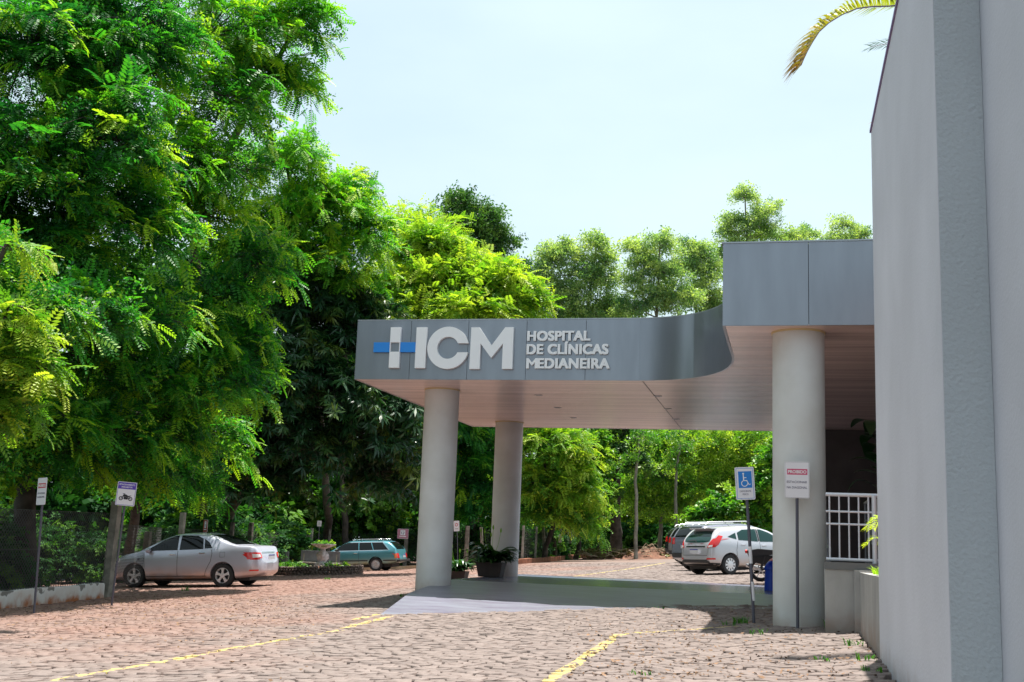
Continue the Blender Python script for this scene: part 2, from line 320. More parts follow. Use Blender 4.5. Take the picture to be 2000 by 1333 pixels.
def setts():
    rng = np.random.default_rng(4); sx, sy = .18, .142
    nx, ny = int(27 / sx), int(45 / sy); x0, y0 = -24.5, 6.6
    # lattice of corners, gently wandering rows
    I, J = np.meshgrid(np.arange(nx + 1), np.arange(ny + 1))
    cx = x0 + I * sx + rng.uniform(-.048, .048, I.shape) + .12 * np.sin(J * .23 + I * .02); cy = y0 + J * sy + rng.uniform(-.036, .036, I.shape) + .16 * np.sin(I * .13) + .1 * np.sin(I * .041 + 1)
    a = cx[:-1, :-1], cy[:-1, :-1]; b = cx[:-1, 1:], cy[:-1, 1:]; c = cx[1:, 1:], cy[1:, 1:]; d = cx[1:, :-1], cy[1:, :-1]
    # half-bond: odd rows shift by half a stone
    sh = (np.arange(ny) % 2 * .5 * sx)[:, None]
    Q = np.stack([np.stack([p[0] + sh, p[1]], -1) for p in (a, b, c, d)], 2).reshape(-1, 4, 2)
    cen = Q.mean(1); X, Y = cen[:, 0], cen[:, 1]
    left = np.interp(Y, [0, 19.5, 23.6, 24, 33, 43, 50, 60], [-14.4, -14.35, -14.75, -22.5, -23.5, -24.4, -24.4, -24.4])
    k = (X > left) & (X < .86 + (Y > 15) * 2.3 + (Y > 32) * 8) & (X > -.235 * Y - .285 * (Y + 3) * 0 - 9.5 - (Y > 16) * 14) & ~((X > -6.1) & (X < 6) & (Y > 20.7) & (Y < 30.2)) & ~((X > .5) & (Y > 14.9) & (Y < 30))
    Q, cen = Q[k], cen[k]; n = len(Q)
    def shrink(dist):
        v = Q - cen[:, None]; l = np.linalg.norm(v, axis=2, keepdims=True); return cen[:, None] + v * (1 - dist / l)
    gap = rng.choice([.004, .008, .014, .024], (n, 1, 1), p=[.18, .32, .28, .22]) * rng.uniform(.8, 1.25, (n, 1, 1))
    o = shrink(gap); t_ = shrink(gap + .007)
    g = G(cen[:, 0], cen[:, 1]); hz = rng.uniform(-.008, .008, n); tl = rng.normal(0, .038, (n, 2))
    def z(Pq, dz): v = Pq - cen[:, None]; return g[:, None] + .049 * v[..., 0] + .016 * v[..., 1] + hz[:, None] + dz + (v * tl[:, None]).sum(2)
    V = np.concatenate([np.dstack([o, z(o, -.075)]), np.dstack([o, z(o, -.002)]), np.dstack([t_, z(t_, .005)])], 1).reshape(-1, 3)
    base = (np.arange(n) * 12)[:, None, None]
    f = [[8, 9, 10, 11]] + [[r + i, r + (i + 1) % 4, r + 4 + (i + 1) % 4, r + 4 + i] for r in (0, 4) for i in range(4)]
    F = (base + np.array(f)[None]).reshape(-1, 4)
    tint = np.repeat(np.clip(rng.normal(.6, .10, n), 0, 1), 9)
    return npmesh('paving', V, F, stone, tint=tint)
tag(setts(), kind='structure')
far = grid_sheet('parking_yard', np.linspace(-24, 14, 24), np.linspace(50.5, 76, 20), -.012, stone)
a_ = far.data.attributes.new('tint', 'FLOAT', 'FACE'); a_.data.foreach_set('value', np.full(len(far.data.polygons), .55, np.float32))

# painted concrete drop-off platform with its front ramp
slabm = mat('slabm', (.185, .195, .235), .34, var=.3, vs=2.6, bump=.35, bs=12, stretch=(.45, 2.6, 1), spec=.5, col2=(.14, .13, .175), detail=10)
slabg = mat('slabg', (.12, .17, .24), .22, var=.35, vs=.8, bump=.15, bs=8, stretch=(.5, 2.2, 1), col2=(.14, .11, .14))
PZ = .215
fe = [(-6.35, 18.05), (-5.4, 18.4), (-4.3, 18.85), (-3.2, 19.35), (-2.1, 19.75), (-1.2, 19.7), (-.2, 19.5), (.8, 19.3), (2.2, 19.2)]
bx = [-6.88, -5.8, -4.6, -3.4, -2.2, -1.2, -.2, .8, 2.2]
mb = MB(); V = []
for (x, y) in fe: V.append((x, y, G(x, y) - .012))
for (x, y) in fe: V.append((x, y + .12, G(x, y) + .008))
zm = [.07, .085, .095, .085, .07, .09, .14, .16, .17]
for i, (x, y) in enumerate(fe): V.append((x * .65 + bx[i] * .35, y * .62 + 23.7 * .38, zm[i]))
for i, x in enumerate(bx): V.append((x, 23.7, PZ))
n = len(fe)
F = [(r * n + i, r * n + i + 1, (r + 1) * n + i + 1, (r + 1) * n + i) for r in range(3) for i in range(n - 1)]
k = len(V); V += [(-6.88, 23.7, -.5), (-6.35, 18.05, -.5)]; F += [(0, n, 2 * n, 3 * n, k), (0, k, k + 1)]
mb.add(V, F)
tag(mb.build('ramp', slabm), kind='structure')
mb = MB().box((-6.88, 23.702, -.6), (3.4, 30.7, PZ), 0)
tag(mb.build('platform', slabg, bevel=.012), kind='structure')

# ================================================================== CANOPY
ZS, ZT = 4.03, 5.165
canopy = tag(empty('entrance_canopy', (-3.5, 22, 0)), 'grey panelled porte-cochere over the entrance drive carrying the HCM letters', 'canopy')
def ch(o):  # keep world position under the canopy
    o.parent = canopy; o.matrix_parent_inverse = Matrix.Translation((3.5, -22, 0)); return o
cur = [(-2.55, 20.8)]
P0, P1, P2, P3 = map(np.array, ((-2.55, 20.8), (-1.3, 20.75), (-.72, 19.6), (-.745, 18.0)))
for t in np.linspace(0, 1, 25)[1:]: cur.append(tuple((1 - t) ** 3 * P0 + 3 * (1 - t) ** 2 * t * P1 + 3 * (1 - t) * t * t * P2 + t ** 3 * P3))
outline = [(-8.04, 20.8)] + cur + [(-.76, 15.6), (3.5, 15.6), (3.5, 29.4), (-7.98, 29.4)]
core = MB().prism(outline, ZS + .012, ZT - .02)
o = core.build('roof', M['core']); ch(o)
# soffit of narrow boards that run across
sof = mat('sof', (.84, .66, .62), .2, var=.22, vs=1.1, stretch=(.25, 5, 1), spec=.6)
t_ = sof.node_tree; tcn = t_.nodes.new('ShaderNodeTexCoord'); sp = t_.nodes.new('ShaderNodeSeparateXYZ'); t_.links.new(tcn.outputs['Object'], sp.inputs[0])
fr = t_.nodes.new('ShaderNodeMath'); fr.operation = 'MULTIPLY'; fr.inputs[1].default_value = 8.0; t_.links.new(sp.outputs['Y'], fr.inputs[0])
pp = t_.nodes.new('ShaderNodeMath'); pp.operation = 'PINGPONG'; pp.inputs[1].default_value = .5; t_.links.new(fr.outputs[0], pp.inputs[0])
gt = t_.nodes.new('ShaderNodeMapRange'); gt.inputs['From Max'].default_value = .09; t_.links.new(pp.outputs[0], gt.inputs['Value'])
bp = t_.nodes.new('ShaderNodeBump'); bp.inputs['Strength'].default_value = .6; bp.inputs['Distance'].default_value = .01; t_.links.new(gt.outputs[0], bp.inputs['Height'])
nn = t_.nodes.new('ShaderNodeTexNoise'); mpp = t_.nodes.new('ShaderNodeMapping'); mpp.inputs['Scale'].default_value = (.35, 9, 1); nn.inputs['Scale'].default_value = 1.6; nn.inputs['Detail'].default_value = 3
t_.links.new(tcn.outputs['Object'], mpp.inputs[0]); t_.links.new(mpp.outputs[0], nn.inputs['Vector'])
bp2 = t_.nodes.new('ShaderNodeBump'); bp2.inputs['Strength'].default_value = .25; bp2.inputs['Distance'].default_value = .02; t_.links.new(nn.outputs['Fac'], bp2.inputs['Height']); t_.links.new(bp.outputs[0], bp2.inputs['Normal'])
t_.links.new(bp2.outputs[0], t_.nodes['Principled BSDF'].inputs['Normal'])
inn = [(x, y) for x, y in outline]
o = MB().prism(inn, ZS - .004, ZS + .01).build('soffit', sof); ch(o)
o = MB().box((-2.506, 20.9, ZS - .0075), (-2.494, 29.3, ZS - .004)).build('soffit_seam', M['bench']); ch(o)
# fascia panels with shadow gaps
def panels(segs, zlo, zhi):
    for (ax, ay), (bx_, by) in segs:
        a = Vector((ax, ay, 0)); b = Vector((bx_, by, 0)); d = (b - a).normalized(); nrm = Vector((d.y, -d.x, 0)) * .035
        a2 = a + d * .004; b2 = b - d * .004
        mbx = MB(); V = [(p.x, p.y, z) for z in (zlo, zhi) for p in (a2 - nrm * 0, b2 - nrm * 0, b2 + nrm, a2 + nrm)]
        mbx.add(V, [(0, 1, 2, 3), (4, 5, 6, 7), (0, 1, 5, 4), (1, 2, 6, 5), (2, 3, 7, 6), (3, 0, 4, 7)])
        ch(mbx.build('fascia_panel', M['panel']))
sx_ = [-8.04, -6.957, -5.815, -4.679, -3.551, -2.55]
panels([((sx_[i], 20.8), (sx_[i + 1], 20.8)) for i in range(5)], ZS - .01, ZT)
def curved_panel(pts, zlo, zhi):
    mbx = MB(); n = len(pts); V = []
    for i, p in enumerate(pts):
        a = Vector((*pts[max(i - 1, 0)], 0)); b = Vector((*pts[min(i + 1, n - 1)], 0)); d = (b - a).normalized(); nr = Vector((d.y, -d.x, 0)) * .035
        for q in (Vector((*p, 0)), Vector((*p, 0)) + nr):
            for z in (zlo, zhi): V.append((q.x, q.y, z))
    F = []
    for i in range(n - 1):
        a = i * 4; b = a + 4; F += [(a, b, b + 1, a + 1), (a + 2, a + 3, b + 3, b + 2), (a, a + 2, b + 2, b), (a + 1, b + 1, b + 3, a + 3)]
    F += [(0, 1, 3, 2), ((n - 1) * 4, (n - 1) * 4 + 2, (n - 1) * 4 + 3, (n - 1) * 4 + 1)]
    mbx.add(V, F); ch(mbx.build('fascia_panel', M['panel'], smooth=.3))
curved_panel(cur[0:9], ZS - .01, ZT); curved_panel([tuple(np.array(cur[8]) + (np.array(cur[9]) - cur[8]) * .03)] + cur[9:17], ZS - .01, ZT)
curved_panel([tuple(np.array(cur[16]) + (np.array(cur[17]) - cur[16]) * .03)] + cur[17:25], ZS - .01, ZT)
panels([((-.745, 18.0), (-.76, 16.8)), ((-.76, 16.8), (-.76, 15.6))], ZS - .01, ZT)
panels([((-.795, 15.6), (.34, 15.6)), ((.34, 15.6), (3.5, 15.6))], ZS - .01, ZT)
panels([((-7.98, 29.4), (-8.02, 25.1)), ((-8.02, 25.1), (-8.04, 20.8))], ZS - .01, ZT)
panels([((3.5, 29.4), (-2, 29.4)), ((-2, 29.4), (-7.98, 29.4))], ZS - .01, ZT)
mb = MB()
pts = [(-8.06, 20.77)] + [(x, y - .03) for x, y in cur[:-8]] + [(-.79, 18), (-.80, 15.565), (3.5, 15.565)]
mb = MB()
for a, b in zip(pts[:-1], pts[1:]):
    a = Vector((*a, 0)); b = Vector((*b, 0)); d = (b - a).normalized(); w = Vector((-d.y, d.x, 0)) * .09; f0 = Vector((d.y, -d.x, 0)) * .012
    V = [(p.x, p.y, z) for z in (ZT + .001, ZT + .022) for p in (a + f0, b + f0, b + w, a + w)]
    mb.add(V, [(3, 2, 1, 0), (4, 5, 6, 7), (0, 1, 5, 4), (1, 2, 6, 5), (2, 3, 7, 6), (3, 0, 4, 7)])
ch(mb.build('roof_edge_trim', M['trim']))
# recessed downlights in the soffit
for x in (-4.88, -2.44, -.1):
    for y in (22.95, 25.05, 27.05):
        if x > -1 and y < 24: pass
        e = MB(); ring(e, x, y, .055, .085, ZS - .012, ZS - .0042, n=18); o = e.build('downlight', M['trim']); ch(o)
        q = MB().prism(disc(x, y, .055, 16), ZS - .0065, ZS - .0045).build('lamp_glass', M['lamp_clear']); q.parent = o
# columns
for (x, y, zb) in ((-6.73, 22.27, -.25), (.21, 16.16, -.02), (-6.73, 28.25, .19)):
    o = MB().lathe([(.35, zb), (.35, ZS - .004)], 72, (x, y, 0), cap=False).build('column', M['column'], smooth=.6); ch(o)
    o['label'] = {22: 'round grey column at the outer front corner below the HCM letters', 16: 'wide round grey column nearest the grey wall', 28: 'round grey column at the back behind the potted plant'}[int(y)]
    e = MB(); ring(e, x, y, .351, .366, ZS - .03, ZS - .0045, n=48); q = e.build('collar', M['collar'], smooth=.6); q.parent = o
# logo, letters
YF = 20.8 - .035
T = Matrix.Translation((0, YF, 0)) @ FACE
logo = MB().box((-7.34, 4.232, -.001), (-7.139, 4.54, .075), T=T)
logo.box((-7.355, 4.725, -.001), (-7.145, 5.022, .075), T=T); logo.v  # upper and lower bar
logo = MB().box((-7.352, 4.232, .001), (-7.145, 4.545, .075), T=T).box((-7.352, 4.725, .001), (-7.145, 5.022, .075), T=T)
logo.box((-7.352, 4.545, .001), (-7.335, 4.725, .075), T=T).box((-7.162, 4.545, .001), (-7.145, 4.725, .075), T=T)
cross = ch(logo.build('letter', M['lettering_white'], bevel=.006)); cross['label'] = 'white left upright of the cross-shaped H'
q = MB().box((-7.334, 4.546, .001), (-7.163, 4.724, .03), T=T).build('center_square', M['panel']); q.parent = cross
for x0, x1 in ((-7.686, -7.353), (-7.144, -6.831)):
    ch(MB().box((x0, 4.54, .001), (x1, 4.732, .055), T=T).build('blue_bar', M['blue'], bevel=.004))
ch(MB().box((-6.83, 4.228, .001), (-6.622, 5.019, .075), T=T).build('letter', M['lettering_white'], bevel=.006))
mb = MB(); a0 = math.radians(14.5); 
def cpoly():
    cx, cy, ro, ri = -6.188, 4.62, .407, .212; P = []
    for a in np.linspace(math.asin(.088 / ro), 2 * PI - math.asin(.088 / ro), 50): P.append((cx + ro * math.cos(a), cy + ro * math.sin(a)))
    for a in np.linspace(2 * PI - math.asin(.088 / ri), math.asin(.088 / ri), 44): P.append((cx + ri * math.cos(a), cy + ri * math.sin(a)))
    return P
P = cpoly(); k1, k2 = 50, 44; V = [(x, y, h) for h in (.001, .075) for x, y in P]; N_ = 94
F = []
for i in range(49):
    a, b = i, i + 1; c = N_ - 1 - int(round((i + 1) * 43 / 49)); d = N_ - 1 - int(round(i * 43 / 49))
    q_ = [a, b, c, d] if c != d else [a, b, c]
    F += [tuple(q_), tuple(x + N_ for x in q_[::-1])]
F += [(i, (i + 1) % N_, N_ + (i + 1) % N_, N_ + i) for i in range(N_)]
V = [T @ Vector(p) for p in V]; mb.add(V, F); ch(mb.build('letter', M['lettering_white']))
mp_ = [(-5.749, 4.214), (-5.742, 5.012), (-5.585, 5.012), (-5.333, 4.665), (-5.082, 5.010), (-4.922, 5.010), (-4.918, 4.217), (-5.117, 4.217), (-5.117, 4.70), (-5.333, 4.425), (-5.55, 4.70), (-5.55, 4.214)]
def concave(poly, h0, h1, T, name, mt):
    bm = bmesh.new(); vs = [bm.verts.new(T @ Vector((x, y, h1))) for x, y in poly]; f = bm.faces.new(vs); r = bmesh.ops.extrude_face_region(bm, geom=[f])
    vv = [e for e in r['geom'] if isinstance(e, bmesh.types.BMVert)]; dv = (T.to_3x3() @ Vector((0, 0, h0 - h1)))
    for v in vv: v.co += dv
    bmesh.ops.triangulate(bm, faces=[f for f in bm.faces if len(f.verts) > 4]); bmesh.ops.recalc_face_normals(bm, faces=bm.faces)
    me = bpy.data.meshes.new(name); bm.to_mesh(me); bm.free(); me.materials.append(mt); o = bpy.data.objects.new(name, me); COL.objects.link(o); return o
ch(concave(mp_, .001, .075, T, 'letter', M['lettering_white']))
def split_letters(me, T, mt, name='letter'):
    """each letter of a line its own mesh (an accent stays with its letter)"""
    bm = bmesh.new(); bm.from_mesh(me); bmesh.ops.remove_doubles(bm, verts=bm.verts, dist=1e-5); seen = set(); isl = []
    for v in bm.verts:
        if v in seen: continue
        st = [v]; seen.add(v); g = []
        while st:
            w = st.pop(); g.append(w)
            for e in w.link_edges:
                u = e.other_vert(w)
                if u not in seen: seen.add(u); st.append(u)
        isl.append([min(a.co.x for a in g), max(a.co.x for a in g), set(g)])
    isl.sort(key=lambda q: q[0]); merged = []
    for q in isl:
        if merged and q[0] < merged[-1][1] - .25 * (q[1] - q[0]) and min(q[1], merged[-1][1]) - q[0] > .5 * min(q[1] - q[0], merged[-1][1] - merged[-1][0]): merged[-1][1] = max(merged[-1][1], q[1]); merged[-1][2] |= q[2]
        else: merged.append(q)
    out_ = []
    for q in merged:
        b2 = bm.copy(); b2.verts.ensure_lookup_table(); bm.verts.index_update(); keep = {v.index for v in q[2]}
        bmesh.ops.delete(b2, geom=[v for v in b2.verts if v.index not in keep], context='VERTS')
        src = b2.verts[:] + b2.edges[:] + b2.faces[:]   # heavier stroke: the same outline set twice more, a hair apart
        for dx, dy, dz_ in ((.011, .006, .0012), (.022, .012, .0024), (.022, 0, .0034), (0, .012, .0044)):
            g_ = bmesh.ops.duplicate(b2, geom=src)
            for v in g_['geom']:
                if isinstance(v, bmesh.types.BMVert): v.co += Vector((dx, dy, dz_))
        mm = bpy.data.meshes.new(name); b2.to_mesh(mm); b2.free(); mm.transform(T); mm.materials.append(mt); o = bpy.data.objects.new(name, mm); COL.objects.link(o); out_.append(o)
    bm.free(); return out_
for body, x0, z0, w, h in (('HOSPITAL', -4.66, 4.752, 1.20, .19), ('DE CLÍNICAS', -4.664, 4.496, 1.545, .192 * 1.27), ('MEDIANEIRA', -4.66, 4.231, 1.57, .194)):
    me = text_mesh(body, w - .022, h - .012, .045, bold=.008, space=1.06)
    for i_, o in enumerate(split_letters(me, Matrix.Translation((x0, YF - .001, z0)) @ FACE, M['lettering_white'])):
        if body[0] == 'M' and i_ == 0:   # drawn like the big M
            bpy.data.objects.remove(o); o = concave([(-4.66 + (x + 5.749) * .262, z0 + (z - 4.214) * .243) for x, z in mp_], .001, .05, Matrix.Translation((0, YF - .001, 0)) @ FACE, 'letter', M['lettering_white'])
        ch(o)

# ================================================================== HOSPITAL
hosp = tag(empty('hospital_building', (2, 9, 0)), 'tall grey rendered hospital wall with a rougher vertical pilaster strip', 'building')
def hc(o): o.parent = hosp; o.matrix_parent_inverse = Matrix.Translation((-2, -9, 0)); return o
hc(MB().box((.9, 6.96, -.6), (4.2, 11.92, 5.345)).build('wall', M['wall']))
hc(MB().box((1.165, 1.0, -.6), (4.2, 6.955, 5.345)).build('wall', M['wall']))
hc(MB().box((.903, 6.951, -.6), (1.163, 6.959, 5.344)).build('pilaster', M['pilaster']))
hc(MB().box((.885, 1.0, 5.347), (4.2, 11.935, 5.372)).build('roof_edge_trim', M['capm']))
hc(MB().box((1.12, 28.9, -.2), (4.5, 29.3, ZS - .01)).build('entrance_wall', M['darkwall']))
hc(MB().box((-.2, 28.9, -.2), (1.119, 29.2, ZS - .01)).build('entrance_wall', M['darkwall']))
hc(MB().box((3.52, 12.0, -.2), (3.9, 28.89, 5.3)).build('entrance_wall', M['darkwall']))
# raised entrance terrace
hc(MB().box((.50, 15.0, -.3), (3.5, 15.25, .84)).box((.50, 14.985, .842), (3.5, 15.28, .93), 1).box((1.4, 15.29, -.3), (3.5, 28.8, .86)).build('terrace', [M['lowwall'], M['coping']]))
# stairs behind the railing
st = tag(empty('entrance_stairs', (1, 20, .2)), 'dark entrance stairs behind the railing', 'stairs')
mb = MB()
for i in range(5): mb.box((.62 - i * 0, 18.0 + i * .32, 0), (1.39, 18.32 + i * .32 - .002, .25 + i * .14))
o = mb.build('steps', M['bench']); o.parent = st; o.matrix_parent_inverse = st.matrix_world.inverted() if False else Matrix.Translation((-1, -20, -.2))
mb = MB()
for x in (.66, 1.34):
    mb.tube([(x, 17.6, 1.1), (x, 18.2, 1.15), (x, 19.6, 1.9), (x, 20.4, 1.9)], .025); mb.tube([(x, 17.6, .8), (x, 18.2, .85), (x, 19.6, 1.6), (x, 20.4, 1.6)], .02)
    for y, z in ((17.7, 1.12), (18.7, 1.42), (19.6, 1.9), (20.3, 1.9)): mb.tube([(x, y, .2), (x, y, z)], .022)
o = mb.build('handrail', M['darkrail']); o.parent = st; o.matrix_parent_inverse = Matrix.Translation((-1, -20, -.2))
pw = MB().prism([(1.42, 17.2), (1.62, 17.2), (1.62, 19.6), (1.42, 19.6)], .86, 1.9).build('parapet_wall', M['lowwall']); tag(pw, 'low sloping parapet beside the entrance stairs', 'wall')
# low planter wall
pl = tag(empty('planter', (1.1, 13.4, 0)), 'low rendered planter wall joined to the grey building', 'planter')
def pc(o): o.parent = pl; o.matrix_parent_inverse = Matrix.Translation((-1.1, -13.4, 0)); return o
pc(MB().box((.9, 11.93, -.4), (1.02, 14.84, .82)).build('planter_wall', M['lowwall']))
pc(MB().box((.84, 14.842, -.4), (1.6, 14.978, .845)).build('planter_wall', M['lowwall']))
pc(MB().box((1.022, 11.93, 0), (2.9, 14.838, .78)).build('soil', soil))
# railing
rl = tag(empty('guard_railing', (.9, 15.12, .93)), 'white metal guard railing on the terrace edge between column and grey wall', 'railing')
def rc_(o): o.parent = rl; o.matrix_parent_inverse = Matrix.Translation((-.9, -15.12, -.93)); return o
for z, r in ((1.765, .025), (1.555, .014), (1.40, .014), (.965, .022)): rc_(MB().tube([(.52, 15.12, z), (3.4, 15.12, z)], r, 10).build('rail', M['rail'], smooth=.8))
for i in range(24):
    x = .565 + i * .117
    if abs(x - 1.10) < .03: continue
    rc_(MB().tube([(x, 15.12, .966), (x, 15.12, 1.764)], .011, 8).build('baluster', M['rail'], smooth=.8))
for x in (1.10, 2.0, 2.9): rc_(MB().tube([(x, 15.10, .93), (x, 15.10, 1.762)], .03, 12).build('post', M['rail'], smooth=.8))

# ================================================================== VEGETATION
def rhomb(base, tip, wdir, w, sag=0.):
    b, t, wd = map(np.array, (base, tip, wdir)); m = b * .45 + t * .55 - np.array([0, 0, sag])
    return [b, m + wd * w / 2, t, m - wd * w / 2]
def tmpl(kind, seed=0):
    r = np.random.default_rng(seed); V = []
    def rach(t, k=.9): return np.array([t, 0, -k * .35 * t * t])
    if kind == 'feather':      # twice-feathered frond: paired narrow pinnae hanging off an arching rachis
        for i in range(7):
            t = .1 + .9 * i / 6; p = rach(t); ln = .36 * (1 - .6 * abs(t - .45))
            for s in (-1, 1):
                d = np.array([.42, s * .8, -.30 + r.uniform(-.12, .12)]); V += rhomb(p, p + d * ln, np.array([.8, -s * .45, .1]), .135)
    elif kind == 'long':       # whorl of long drooping lance leaves
        for i in range(9):
            a = 2 * PI * i / 9 + r.uniform(-.3, .3); el = r.uniform(-.9, .15); d = np.array([math.cos(a) * .7 + .45, math.sin(a) * .8, el]); d /= np.linalg.norm(d); p = np.array([.25 * r.random(), 0, 0])
            V += rhomb(p, p + d * r.uniform(.75, 1.05) + np.array([0, 0, -.18]), np.cross(d, [0, 0, 1]) + .01, .2, -.05)
    elif kind == 'broad':      # short twig of oval leaves
        for i in range(10):
            t = r.uniform(0, .8); s = 1 if i % 2 else -1; p = np.array([t, 0, -.1 * t]); d = np.array([r.uniform(.1, .8), s * r.uniform(.4, 1), r.uniform(-.7, .3)]); d /= np.linalg.norm(d)
            V += rhomb(p, p + d * r.uniform(.34, .5), np.cross(d, [r.uniform(-.4, .4), 0, 1]), .26)
    elif kind == 'small':      # loose tuft of small leaves
        for i in range(13):
            p = r.uniform(-.45, .45, 3); p[0] += .4; d = r.normal(size=3); d[2] -= .5; d /= np.linalg.norm(d); w = np.cross(d, r.normal(size=3)); w /= np.linalg.norm(w)
            V += rhomb(p, p + d * r.uniform(.24, .36), w, .15)
    V = np.array(V, np.float32); return V, np.arange(len(V)).reshape(-1, 4)
TM = {k: [tmpl(k, s) for s in range(4)] for k in ('feather', 'long', 'broad', 'small')}
def unit(v): return v / np.maximum(1e-9, np.linalg.norm(v, axis=-1, keepdims=True))
def stamp(kind, P, Fw, S, T, rng):
    """leaf sprays: P positions, Fw forward directions, S sizes, T tints"""
    Fw = unit(Fw); up = np.array([0, 0, 1.]) + rng.normal(0, .28, P.shape); side = unit(np.cross(up, Fw)); up = np.cross(Fw, side); VV, FF, TT = [], [], []; off = 0
    g = rng.integers(0, 4, len(P))
    for q in range(4):
        k = g == q; tv, tf = TM[kind][q]; n = k.sum()
        if not n: continue
        v = P[k][:, None] + S[k][:, None, None] * (tv[None, :, 0:1] * Fw[k][:, None] + tv[None, :, 1:2] * side[k][:, None] + tv[None, :, 2:3] * up[k][:, None])
        VV.append(v.reshape(-1, 3)); FF.append((tf[None] + (np.arange(n) * len(tv))[:, None, None] + off).reshape(-1, 4)); off += n * len(tv)
        TT.append((T[k][:, None] + rng.normal(0, .05, (n, len(tf)))).ravel())
    return np.concatenate(VV), np.concatenate(FF), np.clip(np.concatenate(TT), 0, 1)
def blob(px, py, d, rw, rh): return np.array(at(px, py, d)), np.array([rw * d / FPX, rw * d / FPX * .85, rh * d / FPX])
def ntube(A, B, ra, rb, n=4):
    """many straight tapered twigs at once"""
    D = unit(B - A); X = unit(np.cross(D, np.array([.3, .2, 1.]))); Y = np.cross(D, X); V = []
    for k in range(n):
        a = 2 * PI * k / n; o = X * math.cos(a) + Y * math.sin(a); V += [A + o * ra[:, None], B + o * rb[:, None]]
    V = np.stack(V, 1).reshape(-1, 3); f = np.array([[2 * k, 2 * ((k + 1) % n), 2 * ((k + 1) % n) + 1, 2 * k + 1] for k in range(n)])
    return V, (f[None] + (np.arange(len(A)) * 2 * n)[:, None, None]).reshape(-1, 4)
ZU = np.array([0, 0, 1.])
def crown(seed, blobs, kind, dens, Lb, ns, size, droop=.5, tip=.35, flat=.35, low=-.35, shell=(.45, 1.0), tintc=.35, face=None):
    rng = np.random.default_rng(seed); BP, BO = [], []; KP, KF, KS, KT = [], [], [], []; W = []
    for c, r in blobs:
        n = max(3, int(dens * 4 * PI * ((r[0] * r[1] * r[2]) ** (2 / 3)))); dr = unit(rng.normal(size=(n * 3, 3))); dr = dr[dr[:, 2] > low][:n]; n = len(dr)
        p0 = c + dr * r * rng.uniform(*shell, (n, 1)); o = unit(dr * np.array([1, 1, flat]) + rng.normal(0, .3, (n, 3)) * [1, 1, .5] + [0, 0, .12])
        L = Lb * rng.uniform(.6, 1.25, (n, 1)); p0 = p0 - o * L * .45; bt = np.clip(rng.normal(tintc, .26, n), 0, 1)
        W.append((np.repeat(c[None], n, 0), p0, p0 + o * L * .5 - ZU * droop * L * .25, p0 + o * L - ZU * droop * L))
        t = np.linspace(.1, 1, ns)[None, :, None] + rng.uniform(-.04, .04, (n, ns, 1)); sd = unit(np.cross(o, [0, 0, 1.]))[:, None]; alt = np.where(np.arange(ns) % 2, 1., -1.)[None, :, None]
        pos = p0[:, None] + o[:, None] * L[:, None] * t - np.array([0, 0, 1.]) * droop * L[:, None] * t ** 2 + sd * alt * L[:, None] * .26 * (1.15 - t) * rng.uniform(.1, 1, (n, ns, 1)) + rng.normal(0, .05, (n, ns, 3)) * Lb
        fw = o[:, None] * .8 + sd * alt * rng.uniform(.4, 1.1, (n, ns, 1)) * (1.2 - t) - np.array([0, 0, 1.]) * droop * 1.4 * t + rng.normal(0, .42, (n, ns, 3))
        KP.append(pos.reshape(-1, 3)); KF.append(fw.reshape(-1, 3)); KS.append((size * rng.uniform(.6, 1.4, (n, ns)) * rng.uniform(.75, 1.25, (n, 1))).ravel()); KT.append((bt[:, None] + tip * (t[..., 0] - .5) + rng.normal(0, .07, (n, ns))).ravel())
    V, F, T = stamp(kind, *map(np.concatenate, (KP, KF, KS, KT)), rng)
    return V, F, T, W
def limb(mb, a, b, ra, rb, rng, sag=.1, n=6, sides=7):
    a, b = np.array(a, float), np.array(b, float); l = np.linalg.norm(b - a); pts = [a + (b - a) * t + np.array([0, 0, 1]) * sag * l * math.sin(PI * t) + (rng.normal(0, .035, 3) * l if 0 < t < 1 else 0) for t in np.linspace(0, 1, n)]
    mb.tube(pts, [ra + (rb - ra) * t for t in np.linspace(0, 1, n)], sides, cap=False); return pts
DK = 2.1
